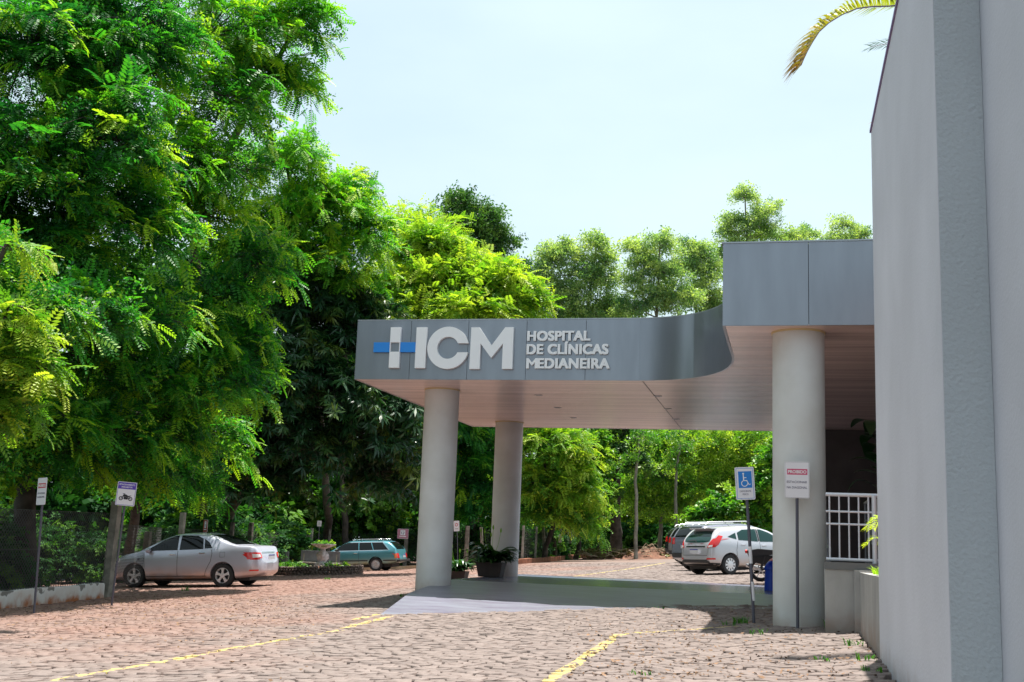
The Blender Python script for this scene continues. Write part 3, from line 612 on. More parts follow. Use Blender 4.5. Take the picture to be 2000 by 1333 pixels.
def tree(name, label, cat, base, blobs, kind, mt, seed, dens=1.2, Lb=1.3, ns=16, size=.4, droop=.5, tip=.35, trunk=(.22, .12), fork=.45, bark='bark', group=None, way=None, twigs=True, low=-.6, tintc=.35, flat=None, shell=(.45, 1.0)):
    flat = flat or (.4 if kind == 'feather' else .9)
    base = Vector(base); root = tag(empty(name, base), label, cat, group); inv = Matrix.Translation(-base)
    blobs = [(c, r * 1.12) for c, r in blobs]
    V, F, T, W = crown(seed, blobs, kind, dens * DK, Lb, ns, size, droop, tip, low=low, tintc=tintc, flat=flat, shell=shell)
    if kind == 'feather':   # older leaflets and climbers mixed in between the fronds
        V2, F2, T2, _w = crown(seed + 500, blobs, 'small', dens * DK * .55, Lb, max(8, ns // 2), size * .85, droop * .6, tip * .5, low=low, tintc=tintc, flat=flat, shell=(.3, .95))
        F = np.concatenate([F, F2 + len(V)]); V = np.concatenate([V, V2]); T = np.concatenate([T, T2])
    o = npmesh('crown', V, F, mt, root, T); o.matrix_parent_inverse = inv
    rng = np.random.default_rng(seed + 7); mb = MB(); cs = [b[0] for b in blobs]; lowc = min(cs, key=lambda c: c[2]); mid = np.mean(cs, 0)
    way = [np.array(w) for w in (way or [])]; top = np.array([mid[0] * .5 + base.x * .5, mid[1] * .5 + base.y * .5, base.z + (mid[2] - base.z) * fork]) if not way else way[-1]
    pts = [np.array(base) - [0, 0, .3]] + (way if way else [np.array(base) * .6 + top * .4 + rng.normal(0, .12, 3) * [1, 1, 0], top]); hi = max(cs, key=lambda c: c[2])
    pts.append(top * .5 + hi * .5); pts.append(hi); n = len(pts)
    fine = []
    for i in range(n - 1):
        for t in np.linspace(0, 1, 5)[:-1]: fine.append(pts[i] * (1 - t) + pts[i + 1] * t + rng.normal(0, .03, 3) * [1, 1, 0])
    fine.append(pts[-1]); q = len(fine); rr = [trunk[0] * (1 - t) ** .8 + .03 for t in np.linspace(0, .95, q)]; rr[0] *= 1.35; mb.tube(fine, rr, 9, cap=False)
    fa = np.array(fine)
    for c in cs:
        d = np.linalg.norm(fa - c, axis=1) + np.where(fa[:, 2] > c[2], 3, 0); d[:3] += 50; k = int(d.argmin()); limb(mb, fa[k], c, max(.03, rr[k] * .55), .03, rng)
    tr = mb.build('trunk', M[bark], root, smooth=1.); tr.matrix_parent_inverse = inv
    if twigs:
        A = np.concatenate([np.concatenate([w[0], w[1], w[2]]) for w in W]); B = np.concatenate([np.concatenate([w[1], w[2], w[3]]) for w in W]); m3 = [len(w[0]) for w in W]
        ra = np.concatenate([np.r_[np.full(k, .024), np.full(k, .015), np.full(k, .009)] for k in m3]) * (size / .4) ** .5; rb = np.concatenate([np.r_[np.full(k, .015), np.full(k, .009), np.full(k, .004)] for k in m3])
        tv, tf = ntube(A, B, ra, rb); b = npmesh('branches', tv, tf, M[bark], root); b.matrix_parent_inverse = inv
    return root
LF = dict(
    feather=leafmat('feather', (.010, .085, .026), (.05, .25, .022), (.34, .50, .03), .45, .5),
    featherlight=leafmat('featherlight', (.02, .13, .02), (.10, .32, .02), (.40, .54, .035), .45, .5),
    yellowgreen=leafmat('yellowgreen', (.055, .18, .02), (.15, .31, .025), (.42, .50, .05), .40, .5),
    mango=leafmat('mango', (.010, .046, .020), (.028, .095, .028), (.16, .22, .04), .24, .36, .5),
    euca=leafmat('euca', (.07, .17, .08), (.19, .31, .13), (.42, .50, .18), .4),
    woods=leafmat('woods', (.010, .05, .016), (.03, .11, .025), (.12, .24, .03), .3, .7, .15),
    dark=leafmat('dark', (.025, .08, .025), (.07, .17, .04), (.20, .30, .06), .32),
    mixed=leafmat('mixed', (.02, .10, .02), (.09, .25, .025), (.32, .46, .05), .4),
    palmleaf=leafmat('palmleaf', (.10, .20, .02), (.30, .30, .02), (.34, .15, .03), .35),
    arecal=leafmat('arecal', (.20, .38, .02), (.42, .58, .03), (.65, .72, .06), .45),
    potleaf=leafmat('potleaf', (.008, .035, .012), (.02, .075, .018), (.06, .16, .03), .25, .3, .6),
)
def bl(*a): return [blob(*q) for q in a]
# --- the feathery trees on the left
tree('feathery_tree', 'dark feathery tree filling the top left corner of the photo', 'tree', gp(60, 27),
     bl((50, 110, 26, 170, 130), (230, 70, 27, 130, 110), (40, 320, 24.5, 150, 130), (215, 260, 25, 110, 110), (95, 520, 25, 130, 90), (240, 420, 26, 110, 90), (50, 590, 21.5, 110, 45), (170, 600, 23, 90, 45), (280, 610, 26, 90, 45), (-60, 500, 20.5, 90, 60), (-90, 420, 25, 110, 200)),
     'feather', LF['feather'], 11, dens=1.3, Lb=1.15, ns=22, size=.35, droop=.4, tip=.6, trunk=(.24, .1), tintc=.30, way=[at(40, 900, 27), at(85, 650, 26.6), at(150, 470, 26.4)])
tree('feathery_tree', 'tall airy feathery tree whose thin branches reach over the sky at top centre-left', 'tree', gp(400, 43),
     bl((400, 70, 31, 130, 110), (545, 30, 32, 80, 70), (580, 150, 32.5, 45, 50), (510, 130, 32, 70, 60), (440, 200, 30, 100, 90), (330, 310, 28.5, 110, 80), (455, 330, 29, 85, 60), (590, 30, 32, 45, 40), (400, 420, 29.5, 80, 60)),
     'feather', LF['featherlight'], 12, dens=.85, Lb=1.15, ns=20, size=.35, droop=.5, tip=.55, trunk=(.19, .1), tintc=.33, way=[at(385, 700, 38), at(378, 420, 33)])
tree('feathery_tree', 'drooping bright green feathery tree hanging over the fence behind the silver saloon', 'tree', gp(240, 37),
     bl((330, 620, 29, 110, 80), (430, 600, 30, 90, 80), (420, 740, 29, 90, 70), (300, 770, 28, 100, 70), (180, 700, 27, 110, 80), (200, 840, 26.5, 110, 60), (470, 690, 30, 60, 60), (340, 850, 29, 80, 50), (500, 500, 31, 70, 70), (60, 800, 25, 110, 60), (120, 880, 25.5, 90, 45), (240, 910, 28, 80, 35), (340, 920, 33, 80, 40), (430, 850, 33, 60, 50), (10, 900, 24, 70, 50)),
     'feather', LF['feather'], 13, dens=1.25, Lb=1.05, ns=20, size=.34, droop=.55, tip=.65, trunk=(.17, .1), tintc=.36)
tree('feathery_tree', 'rounded light green feathery tree with an open branchy inside left of the canopy', 'tree', gp(640, 60),
     bl((560, 320, 41, 85, 60), (650, 400, 42, 75, 65), (700, 460, 42, 50, 60), (590, 420, 41, 70, 60), (620, 500, 41, 80, 50), (530, 440, 40, 60, 60), (690, 540, 42, 40, 35)),
     'feather', LF['featherlight'], 14, dens=1.0, Lb=1.4, ns=18, size=.40, droop=.45, tip=.4, trunk=(.2, .1), tintc=.45)
tree('feathery_tree', 'thin-crowned bluish tree top peeping out behind the rounded feathery tree', 'tree', gp(680, 58),
     bl((675, 350, 56, 32, 20), (690, 380, 56, 35, 25), (650, 400, 56, 30, 25)), 'small', LF['euca'], 15, dens=.7, Lb=1.3, ns=12, size=.45, trunk=(.15, .08))
tree('feathery_shrub', 'bright yellow-green feathery branches growing in at the left edge', 'tree', (-15.9, 15.8, float(G(-15.9, 15.8))),
     bl((5, 620, 17, 70, 40), (50, 655, 17, 55, 45), (60, 720, 17, 50, 40), (0, 730, 17, 60, 60), (20, 790, 17, 45, 26), (-15, 830, 17, 40, 30), (15, 475, 17.5, 55, 18), (-60, 780, 17, 60, 110)),
     'feather', LF['yellowgreen'], 16, dens=2.6, Lb=.55, ns=16, size=.26, droop=.6, tip=.55, trunk=(.07, .05), tintc=.45, low=-.2)
# --- mango and the trees behind the wagon
tree('mango_tree', 'big dark mango tree with long glossy leaves left of the canopy', 'tree', gp(430, 47),
     bl((560, 620, 42, 110, 80), (640, 560, 43, 90, 55), (700, 650, 43, 90, 80), (520, 740, 41, 110, 80), (640, 760, 41, 110, 80), (760, 760, 42, 75, 75), (700, 850, 42, 90, 60), (590, 850, 41, 90, 60), (780, 860, 43, 60, 60), (480, 850, 42, 80, 55), (420, 900, 42, 70, 50), (540, 930, 42, 60, 40), (740, 920, 43, 60, 45)),
     'long', LF['mango'], 21, dens=1.15, Lb=1.2, ns=9, size=.36, droop=.5, tip=.25, trunk=(.38, .2), tintc=.33, way=[at(440, 1010, 46), at(475, 930, 44)])
tree('leafy_tree', 'low leafy tree with mid green leaves behind the teal estate car', 'tree', gp(800, 62),
     bl((700, 960, 60, 60, 45), (790, 950, 60, 50, 50), (640, 990, 60, 60, 40), (740, 1010, 61, 50, 30), (580, 950, 60, 50, 40)), 'broad', LF['mixed'], 22, dens=1.0, Lb=1.2, ns=13, size=.42, tintc=.3)
tree('leafy_tree', 'dark blue-green leafy tree between the two left columns', 'tree', gp(925, 60),
     bl((925, 880, 58, 45, 50), (905, 960, 58, 40, 50), (950, 970, 58, 35, 50), (890, 830, 58, 60, 40)), 'feather', LF['feather'], 23, dens=1.3, Lb=1.3, ns=14, size=.5, tintc=.25)
# --- above the canopy
tree('flame_tree', 'bright yellow-green spreading tree above the HCM letters', 'tree', gp(860, 64),
     bl((760, 570, 62, 60, 45), (860, 560, 62, 80, 50), (950, 560, 62, 75, 50), (1010, 590, 62, 50, 35), (900, 610, 61, 110, 35), (780, 620, 61, 80, 30), (830, 480, 63, 60, 35), (890, 520, 63, 60, 30)),
     'feather', LF['yellowgreen'], 31, dens=1.15, Lb=1.4, ns=14, size=.62, droop=.25, tip=.5, trunk=(.28, .15), tintc=.56)
tree('flame_tree', 'sparse yellow-green treetop with bare twigs behind the spreading tree', 'tree', gp(820, 70),
     bl((800, 450, 68, 45, 35), (850, 450, 68, 50, 30), (790, 500, 68, 60, 40), (880, 480, 68, 30, 30)), 'feather', LF['yellowgreen'], 32, dens=.7, Lb=1.4, ns=10, size=.55, droop=.2, tip=.3, trunk=(.2, .1), tintc=.55)
tree('dark_tree', 'dark olive tree with a ragged top standing out against the sky', 'tree', gp(930, 78),
     bl((895, 405, 76, 30, 22), (915, 440, 76, 45, 35), (950, 430, 76, 25, 25), (940, 480, 76, 45, 30), (980, 470, 76, 20, 22), (1000, 530, 76, 22, 22)), 'small', LF['dark'], 33, dens=1.2, Lb=1.3, ns=12, size=.55, droop=.1, tip=.15, trunk=(.25, .12), tintc=.45)
EU = [('slender grey-green tree with clumped foliage right of the yellow-green tree', 1120, 86, [(1100, 490, 28, 24), (1075, 500, 24, 24), (1165, 480, 24, 20), (1180, 510, 24, 22), (1130, 530, 34, 24), (1060, 540, 30, 22), (1175, 545, 25, 25), (1110, 580, 45, 28), (1180, 595, 30, 24), (1060, 590, 28, 30), (1040, 530, 15, 14), (1130, 615, 50, 20), (1205, 615, 30, 18)]),
      ('broad grey-green tree with layered puffs of leaves above the curved fascia', 1270, 84, [(1240, 485, 26, 16), (1290, 475, 30, 16), (1265, 515, 36, 20), (1300, 535, 30, 20), (1240, 550, 26, 20), (1330, 580, 40, 26), (1270, 590, 40, 26), (1225, 600, 20, 16)]),
      ('grey-green tree close to the raised canopy block', 1370, 88, [(1350, 485, 24, 16), (1380, 500, 22, 18), (1340, 520, 30, 20), (1390, 540, 30, 26), (1370, 580, 36, 26), (1400, 600, 30, 25)]),
      ('tallest grey-green tree rising behind the raised canopy block', 1470, 92, [(1455, 385, 24, 14), (1500, 415, 30, 14), (1440, 430, 26, 14), (1480, 440, 30, 14), (1430, 455, 24, 12), (1500, 462, 40, 12), (1560, 462, 24, 12), (1440, 500, 40, 30), (1520, 510, 50, 30)]),
      ('small grey-green treetops showing just above the canopy next to the grey wall', 1650, 92, [(1580, 458, 18, 10), (1650, 440, 20, 12), (1665, 462, 24, 10), (1630, 475, 36, 14), (1692, 458, 12, 8)])]
for i, (lab, px, d, bb) in enumerate(EU):
    tree('eucalyptus_tree', lab, 'tree', gp(px, d), [blob(x, y, d + ((x * 7 + y) % 5 - 2), w * 1.0, h * 1.15) for x, y, w, h in bb], 'small', LF['euca'], 40 + i, dens=1.1, Lb=1.1, ns=10, size=.50, droop=.3, tip=.45, trunk=(.2, .1), bark='barkpale', group='grey-green trees beyond the canopy', tintc=.6, low=-.6, shell=(.3, 1.), fork=.6)
# --- seen under the canopy
UC = [('leafy_tree', 'bright light green tree just right of the back column', 1060, 60, 'feather', 'yellowgreen', [(1060, 870, 50, 40), (1110, 880, 45, 45), (1050, 950, 40, 40), (1110, 950, 45, 40), (1080, 1000, 40, 28), (1150, 1010, 25, 25), (1145, 950, 30, 35)], .48, .3),
      ('leafy_tree', 'glossy dark green broad-leaved tree over the fence posts under the canopy', 1120, 66, 'broad', 'mixed', [(1120, 960, 30, 35), (1160, 890, 30, 50), (1090, 1000, 30, 25), (1170, 970, 22, 30)], .45, .3),
      ('ivy_tree', 'ivy-wrapped dark tree trunk seen under the middle of the canopy', 1200, 68, 'broad', 'dark', [(1215, 850, 30, 35), (1235, 890, 22, 28), (1190, 880, 18, 30), (1175, 950, 16, 30)], .45, .2),
      ('leafy_tree', 'tangled light green tree with pale branches under the canopy middle', 1290, 72, 'small', 'mixed', [(1270, 870, 40, 40), (1300, 930, 45, 40), (1340, 870, 40, 40), (1270, 980, 35, 30), (1330, 990, 40, 28), (1230, 960, 25, 30)], .45, .5),
      ('leafy_tree', 'yellowish-green bushy tree behind the disabled parking sign', 1440, 70, 'small', 'yellowgreen', [(1410, 870, 45, 35), (1470, 860, 40, 40), (1480, 920, 35, 35), (1420, 930, 40, 35), (1380, 960, 35, 30)], .40, .35),
      ('leafy_tree', 'dark leafy tree standing low behind the parked silver hatchback', 1450, 64, 'broad', 'mixed', [(1440, 990, 40, 30), (1490, 970, 30, 40), (1390, 1010, 40, 22), (1500, 1020, 25, 25), (1530, 900, 30, 60)], .45, .2)]
for i, (nm, lab, px, d, kd, mt_, bb, sz, tc_) in enumerate(UC):
    tree(nm, lab, 'tree', gp(px, d), [blob(x, y, d + ((x * 3 + y) % 5 - 2) * .6, w, h) for x, y, w, h in bb], kd, LF[mt_], 60 + i, dens=1.5, Lb=1.2, ns=12, size=sz, droop=.4, tip=.35, trunk=(.42 if 'ivy' in nm else .14, .1), tintc=tc_ + .2, bark='bark' if i != 3 else 'barkpale')
for i, (px, d, top, lab) in enumerate(((1243, 63, 850, 'slim pale trunk standing alone behind the debris heap'), (1172, 66, 880, 'slim dark trunk between the far fence end and the ivy-wrapped trunk'), (1320, 66, 870, 'thin crooked trunk above the dirt heap, left of the parked cars'), (1085, 62, 900, 'thin trunk behind the split fence post under the canopy'))):
    tree('slender_tree', lab, 'tree', gp(px, d), [blob(px + 8, top, d, 22, 26), blob(px - 14, top + 40, d, 16, 16)], 'small', LF['mixed'], 90 + i, dens=1.0, Lb=.9, ns=9, size=.4, trunk=(.085, .05), tintc=.5, bark='barkpale' if i % 2 == 0 else 'bark', fork=.8)
# --- the wood behind, one mass; undergrowth along the fence, one mass
def mass(name, label, items, kind, mt, seed, **kw):
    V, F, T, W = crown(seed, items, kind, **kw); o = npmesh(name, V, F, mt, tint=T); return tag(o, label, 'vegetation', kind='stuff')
rg = np.random.default_rng(5)
it = []
for px in range(-350, 860, 75): it.append(blob(px, 1020, np.interp(px, [-350, 300, 600, 860], [30, 44, 64, 70]), 80, 60)); it.append(blob(px, 930 + rg.uniform(-25, 25), np.interp(px, [-350, 300, 600, 860], [30, 46, 66, 72]), 75, 100))
for px in range(-350, 800, 90): it.append(blob(px, 770 + rg.uniform(-30, 30), np.interp(px, [-350, 300, 600, 860], [33, 50, 70, 78]), 90, 110))
for px in range(-350, 620, 110): it.append(blob(px, 590 + rg.uniform(-30, 30), np.interp(px, [-350, 300, 600], [36, 54, 72]), 110, 110))
for y in range(-18, 12, 5):
    for z in (3, 7.5, 11): it.append((np.array([-21. - rg.uniform(0, 3), y, z + rg.uniform(-1, 1)]), np.array([3., 3., 2.8])))  # unseen trees carrying the wood past the camera, added to darken fascia reflections
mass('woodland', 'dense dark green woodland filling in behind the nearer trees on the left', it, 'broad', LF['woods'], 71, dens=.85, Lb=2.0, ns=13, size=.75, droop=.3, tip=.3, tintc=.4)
it = []
for px in range(840, 1760, 60): it.append(blob(px, 960 + rg.uniform(-20, 20), 84, 60, 90)); it.append(blob(px, 820 + rg.uniform(-20, 20), 92, 60, 90))
for px in range(840, 1760, 50): it.append(blob(px, 1035, 84, 55, 40))
for px in range(720, 1760, 70): it.append(blob(px, 690 + rg.uniform(-15, 15), 98, 65, 55))
mass('woodland', 'dense green woodland beyond the far end of the parking yard', it, 'broad', LF['mixed'], 72, dens=.5, Lb=2.2, ns=16, size=.95, droop=.3, tip=.4, tintc=.5, flat=.7)
it = []
UG = [Vector((-16.6, 8, 0)), Vector((-16.6, 19, 0)), Vector((-17.3, 23, 0)), Vector((-19.4, 25.0, 0)), Vector((-23.5, 30.5, 0))] + [gp(px, d) for px, d in ((272, 37), (345, 39), (445, 45), (600, 58.5), (720, 60), (800, 60), (910, 59), (1018, 60), (1060, 63), (1110, 70), (1160, 78), (1230, 76), (1320, 75), (1420, 72), (1520, 68), (1620, 64))]
for a, b in zip(UG[:-1], UG[1:]):
    n = max(1, int((b - a).length / 1.5))
    for k in range(n):
        p = a + (b - a) * ((k + .5) / n); r = rg.uniform(.75, 1.35)
        it.append((np.array((p.x, p.y, G(p.x, p.y) + .7 + rg.uniform(-.3, .7))), np.array([1.15, 1.15, 1.1]) * r))
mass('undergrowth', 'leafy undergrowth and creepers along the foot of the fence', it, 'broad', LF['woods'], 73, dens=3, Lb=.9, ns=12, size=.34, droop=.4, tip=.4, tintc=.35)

# ================================================================== CARS
def smooth_interp(x, pts):
    xs = np.array([p[0] for p in pts]); zs = np.array([p[1] for p in pts]); return np.interp(x, xs, zs)
def car_body(sp):
    """lofted shell: side silhouette (top), belt line, sill line and plan shape give a cross-section at every station"""
    X0, X1 = sp['top'][0][0], sp['top'][-1][0]; st = sorted(set([round(p[0], 4) for p in sp['top']] + [round(v, 4) for v in np.linspace(X0, X1, 40)]))
    xs = [st[0]]
    for v in st[1:]:
        if v - xs[-1] > .035 or v == st[-1]: xs.append(v)
    if xs[-1] != X1: xs.append(X1)
    V = []; tb = sp.get('tumble', .32); n = 13; hw = sp['w'] / 2
    for x in xs:
        zt = smooth_interp(x, sp['top']); zb = smooth_interp(x, sp['sill']); zs = min(smooth_interp(x, sp['belt']), zt - .012); w = hw * smooth_interp(x, sp['plan']); h = zt - zs; fl = zs - zb; k = tb * min(1, h / .3)
        ww = w * .955
        P = [(0, zb), (.72 * w, zb), (.93 * w, zb + .015), (.985 * w, zb + .16 * fl), (w, zb + .42 * fl), (.995 * w, zb + .68 * fl), (.985 * w, zb + .86 * fl), (ww, zs),
             (ww - .01 - k * h * .3, zs + .32 * h), (ww - .02 - k * h * .68, zs + .68 * h), (ww - .04 - k * h * .95, zs + .925 * h), ((ww - .06 - k * h) * .62, zt - .012), (0, zt)]
        V += [(x, y, z) for y, z in P]
    bm = bmesh.new(); vs = [bm.verts.new(v) for v in V]; m = len(xs)
    for i in range(m - 1):
        for j in range(n - 1): bm.faces.new((vs[i * n + j], vs[i * n + j + 1], vs[(i + 1) * n + j + 1], vs[(i + 1) * n + j]))
    for i, sgn in ((0, 1), (m - 1, -1)):
        zt = V[i * n + n - 1][2]; ring_ = [vs[i * n + j] for j in range(n)]; prev = None
        # cap as strips between centre line and the ring
        cen = [bm.verts.new((V[i * n][0], 0, V[i * n + j][2])) for j in range(1, n - 1)]; cl = [ring_[0]] + cen + [ring_[-1]]
        for j in range(n - 1):
            q = [ring_[j], ring_[j + 1], cl[j + 1], cl[j]]; q = [a for k_, a in enumerate(q) if a not in q[:k_]]
            if len(q) > 2: bm.faces.new(q if sgn > 0 else q[::-1])
    geo = bmesh.ops.duplicate(bm, geom=bm.verts[:] + bm.edges[:] + bm.faces[:])
    for e in geo['geom']:
        if isinstance(e, bmesh.types.BMVert): e.co.y *= -1
    bmesh.ops.remove_doubles(bm, verts=bm.verts, dist=1e-4); bmesh.ops.recalc_face_normals(bm, faces=bm.faces)
    me = bpy.data.meshes.new('body'); bm.to_mesh(me); bm.free(); o = bpy.data.objects.new('body', me); COL.objects.link(o)
    s = o.modifiers.new('s', 'SUBSURF'); s.levels = 2; s.render_levels = 2
    cut = MB(); r = sp['arch']
    for x in sp['axles']: cut.lathe([(r, -hw * 1.2), (r, -hw * .55)], 40, T=Matrix.Translation((x, 0, sp['wr'] + .015)) @ Matrix.Rotation(PI / 2, 4, 'X')); cut.lathe([(r, hw * .55), (r, hw * 1.2)], 40, T=Matrix.Translation((x, 0, sp['wr'] + .015)) @ Matrix.Rotation(PI / 2, 4, 'X'))
    c = cut.build('cut', M['plastic']); b = o.modifiers.new('b', 'BOOLEAN'); b.operation = 'DIFFERENCE'; b.object = c; b.solver = 'EXACT'
    dg = bpy.context.evaluated_depsgraph_get(); me2 = bpy.data.meshes.new_from_object(o.evaluated_get(dg)); bpy.data.objects.remove(o); bpy.data.objects.remove(c)
    bm = bmesh.new(); bm.from_mesh(me2)
    for f in bm.faces: f.smooth = True; f.material_index = 0
    for e in bm.edges: e.smooth = len(e.link_faces) != 2 or e.calc_face_angle(0) < .55
    # inside of the wheel wells is dark
    for f in bm.faces:
        c_ = f.calc_center_median()
        for x in sp['axles']:
            d = math.hypot(c_.x - x, c_.z - sp['wr'] - .015)
            if d < r + .004 and abs(c_.y) < hw * .97 and (abs(f.normal.y) > .9 or d > r - .03) and abs(c_.y) > hw * .5: f.material_index = 1
    bv = BVHTree.FromBMesh(bm); bm.to_mesh(me2); bm.free(); return me2, bv
def patch(bv, poly, axis, off, mt, name, parent, res=.05, lift=None):
    """a panel that follows the shell: polygon drawn in side (x,z), rear/front (y,z) or top (x,y) view and laid on the surface"""
    bm = bmesh.new(); ax = {'L': (0, 2, Vector((0, -1, 0))), 'R': (0, 2, Vector((0, 1, 0))), 'B': (1, 2, Vector((1, 0, 0))), 'F': (1, 2, Vector((-1, 0, 0))), 'T': (0, 1, Vector((0, 0, -1)))}[axis]
    def mk(a, b):
        v = [0, 0, 0]; v[ax[0]] = a; v[ax[1]] = b; return Vector(v)
    f = bm.faces.new([bm.verts.new(mk(a, b)) for a, b in poly])
    A = [p[0] for p in poly]; B = [p[1] for p in poly]
    for lo, hi, i in ((min(A), max(A), ax[0]), (min(B), max(B), ax[1])):
        nrm = Vector((0, 0, 0)); nrm[i] = 1
        for k in range(1, max(1, int((hi - lo) / res)) + 1):
            co = Vector((0, 0, 0)); co[i] = lo + (hi - lo) * k / (int((hi - lo) / res) + 1)
            bmesh.ops.bisect_plane(bm, geom=bm.verts[:] + bm.edges[:] + bm.faces[:], plane_co=co, plane_no=nrm)
    bad = []
    for v in bm.verts:
        o_ = v.co - ax[2] * 6; hit = bv.ray_cast(o_, ax[2])
        if hit[0] is None: bad.append(v)
        else: v.co = hit[0] - ax[2] * off * .6 + hit[1] * off * (1 if hit[1].dot(ax[2]) < 0 else -1) * .6
    bmesh.ops.delete(bm, geom=bad, context='VERTS')
    for f in bm.faces: f.smooth = True
    bmesh.ops.recalc_face_normals(bm, faces=bm.faces)
    me = bpy.data.meshes.new(name); bm.to_mesh(me); bm.free(); me.materials.append(mt); o = bpy.data.objects.new(name, me); COL.objects.link(o); o.parent = parent; return o
def strip(pts, w):
    """thin ribbon polygon round a polyline"""
    P = [Vector(p) for p in pts]; L_, R_ = [], []
    for i, p in enumerate(P):
        d = (P[min(i + 1, len(P) - 1)] - P[max(i - 1, 0)]).normalized(); n = Vector((-d.y, d.x)) * w / 2; L_.append(tuple(p + n)); R_.append(tuple(p - n))
    return L_ + R_[::-1]
WH = {}
def wheel(kind, r, w, parent, x, y, z):
    key = (kind, r)
    if key not in WH:
        ri = r * .66
        ty = MB().lathe([(ri, -w / 2), (r * .93, -w / 2), (r * .985, -w / 2 + .02), (r, -w * .3), (r, w * .3), (r * .985, w / 2 - .02), (r * .93, w / 2), (ri, w / 2), (ri * .98, w / 2 - .02), (ri * .98, -w / 2)], 44, T=Matrix.Rotation(PI / 2, 4, 'X'), cap=False).build('wheel', M['rubber'], smooth=.6)
        rm = MB(); T = Matrix.Rotation(PI / 2, 4, 'X')  # +Z of the lathe -> -Y: the outer side of a right-hand wheel
        rm.lathe([(ri, w / 2 - .012), (ri * .93, w / 2 - .005), (ri * .9, w / 2 - .03), (ri * .88, w / 2 - .09)], 40, T=T, cap=False)
        dk = MB().lathe([(ri * .97, w / 2 - .10), (.001, w / 2 - .10)], 30, T=T, cap=False)  # black disc stands in for the shade behind the spokes
        if kind == 'spoke':
            for k in range(5):
                a = 2 * PI * k / 5 + .3; q = Matrix.Rotation(a, 4, 'Z')
                rm.prism([(.02, -ri * .16), (ri * .55, -ri * .13), (ri * .95, -ri * .24), (ri * .95, ri * .24), (ri * .55, ri * .13), (.02, ri * .16)], w / 2 - .05, w / 2 - .012, T @ q)
            rm.lathe([(.06, w / 2 - .05), (.055, w / 2 - .004), (.0, w / 2 - .002)], 20, T=T)
        elif kind == 'cap':
            for k in range(10):
                a = 2 * PI * k / 10; q = Matrix.Rotation(a, 4, 'Z')
                rm.prism([(ri * .5, -ri * .075), (ri * .93, -ri * .19), (ri * .93, ri * .19), (ri * .5, ri * .075)], w / 2 - .03, w / 2 - .01, T @ q)
            rm.lathe([(ri * .56, w / 2 - .04), (ri * .55, w / 2 - .008), (.03, w / 2 - .0)], 30, T=T)
        else:
            rm.lathe([(ri * .9, w / 2 - .05), (ri * .62, w / 2 - .012), (ri * .5, w / 2 - .014), (ri * .42, w / 2 - .045), (.05, w / 2 - .045)], 36, T=T, cap=False); rm.lathe([(.05, w / 2 - .05), (.045, w / 2 + .0), (0, w / 2)], 16, T=T)
        ro = rm.build('rim', M['alloy'] if kind != 'steel' else M['steelrim'], smooth=.5); do = dk.build('dark_backing', M['plastic'])
        ty.hide_render = False; WH[key] = (ty.data, ro.data, do.data)
        for q in (ty, ro, do): bpy.data.objects.remove(q)
    t = bpy.data.objects.new('wheel', WH[key][0]); COL.objects.link(t); t.parent = parent; t.location = (x, y, z)
    if y > 0: t.rotation_euler = (0, 0, PI)
    for nm, i in (('rim', 1), ('dark_backing', 2)):
        c = bpy.data.objects.new(nm, WH[key][i]); COL.objects.link(c); c.parent = t
    return t
def pose(loc, heading):
    """stand a vehicle on the sloping yard"""
    n = gnormal(loc[0], loc[1]); f = Vector((math.cos(heading), math.sin(heading), 0)); f = (f - n * f.dot(n)).normalized(); l = n.cross(f)
    return Matrix(((f.x, l.x, n.x, loc[0]), (f.y, l.y, n.y, loc[1]), (f.z, l.z, n.z, float(G(loc[0], loc[1]))), (0, 0, 0, 1)))
def car(sp, name, label, cat, loc, heading, paint, wheelk='spoke', group=None, parts=None):
    root = tag(empty(name, mtx=pose(loc, heading)), label, cat, group)
    if 'mesh' not in sp: sp['mesh'], sp['bv'] = car_body(sp)
    me = sp['mesh'].copy(); me.materials.clear(); me.materials.append(paint); me.materials.append(M['plastic']); b = bpy.data.objects.new('body', me); COL.objects.link(b); b.parent = root
    hw = sp['w'] / 2
    for x in sp['axles']:
        for s in (-1, 1): wheel(wheelk, sp['wr'], .2, root, x, s * (hw - .125), sp['wr'])
    ub = MB().box((sp['top'][0][0] + .35, -hw * .66, .17), (sp['top'][-1][0] - .3, hw * .66, .34)).build('underbody', M['plastic'], root)
    parts(sp, root, b, paint); return root
def both(sp, poly, off, mt, name, parent, res=.05):
    patch(sp['bv'], poly, 'L', off, mt, name, parent, res); patch(sp['bv'], poly, 'R', off, mt, name, parent, res)
def plate(root, x, z, sgn, w=.40, h=.13):
    T = Matrix.Translation((x, 0, z)) @ Matrix.Rotation(sgn * PI / 2, 4, 'Z') @ FACE
    p = MB().prism([(-w / 2, 0), (w / 2, 0), (w / 2, h), (-w / 2, h)], 0, .008, T).build('number_plate', M['plate'], root)
    MB().prism([(-w / 2 + .004, h * .76), (w / 2 - .004, h * .76), (w / 2 - .004, h - .004), (-w / 2 + .004, h - .004)], .0082, .0095, T).build('plate_band', M['plateblue'], p)
def mirror(sp, root, x, z, mt, y):
    for s in (-1, 1):
        mb = MB(); T = Matrix.Translation((x, s * (y + .09), z)); mb.lathe([(.0, -.11), (.05, -.10), (.075, -.03), (.075, .03), (.055, .09), (.0, .11)], 14, T=T @ Matrix.Rotation(PI / 2, 4, 'X') @ Matrix.Diagonal((.75, 1., 1, 1)), cap=False)
        o = mb.build('mirror', mt, root, smooth=1.2); MB().box((x - .06, s * y - .02 if s > 0 else -y - .07, z - .05), (x + .04, s * y + .07 if s > 0 else -y + .02, z - .02)).build('mirror_stalk', M['plastic'], o)
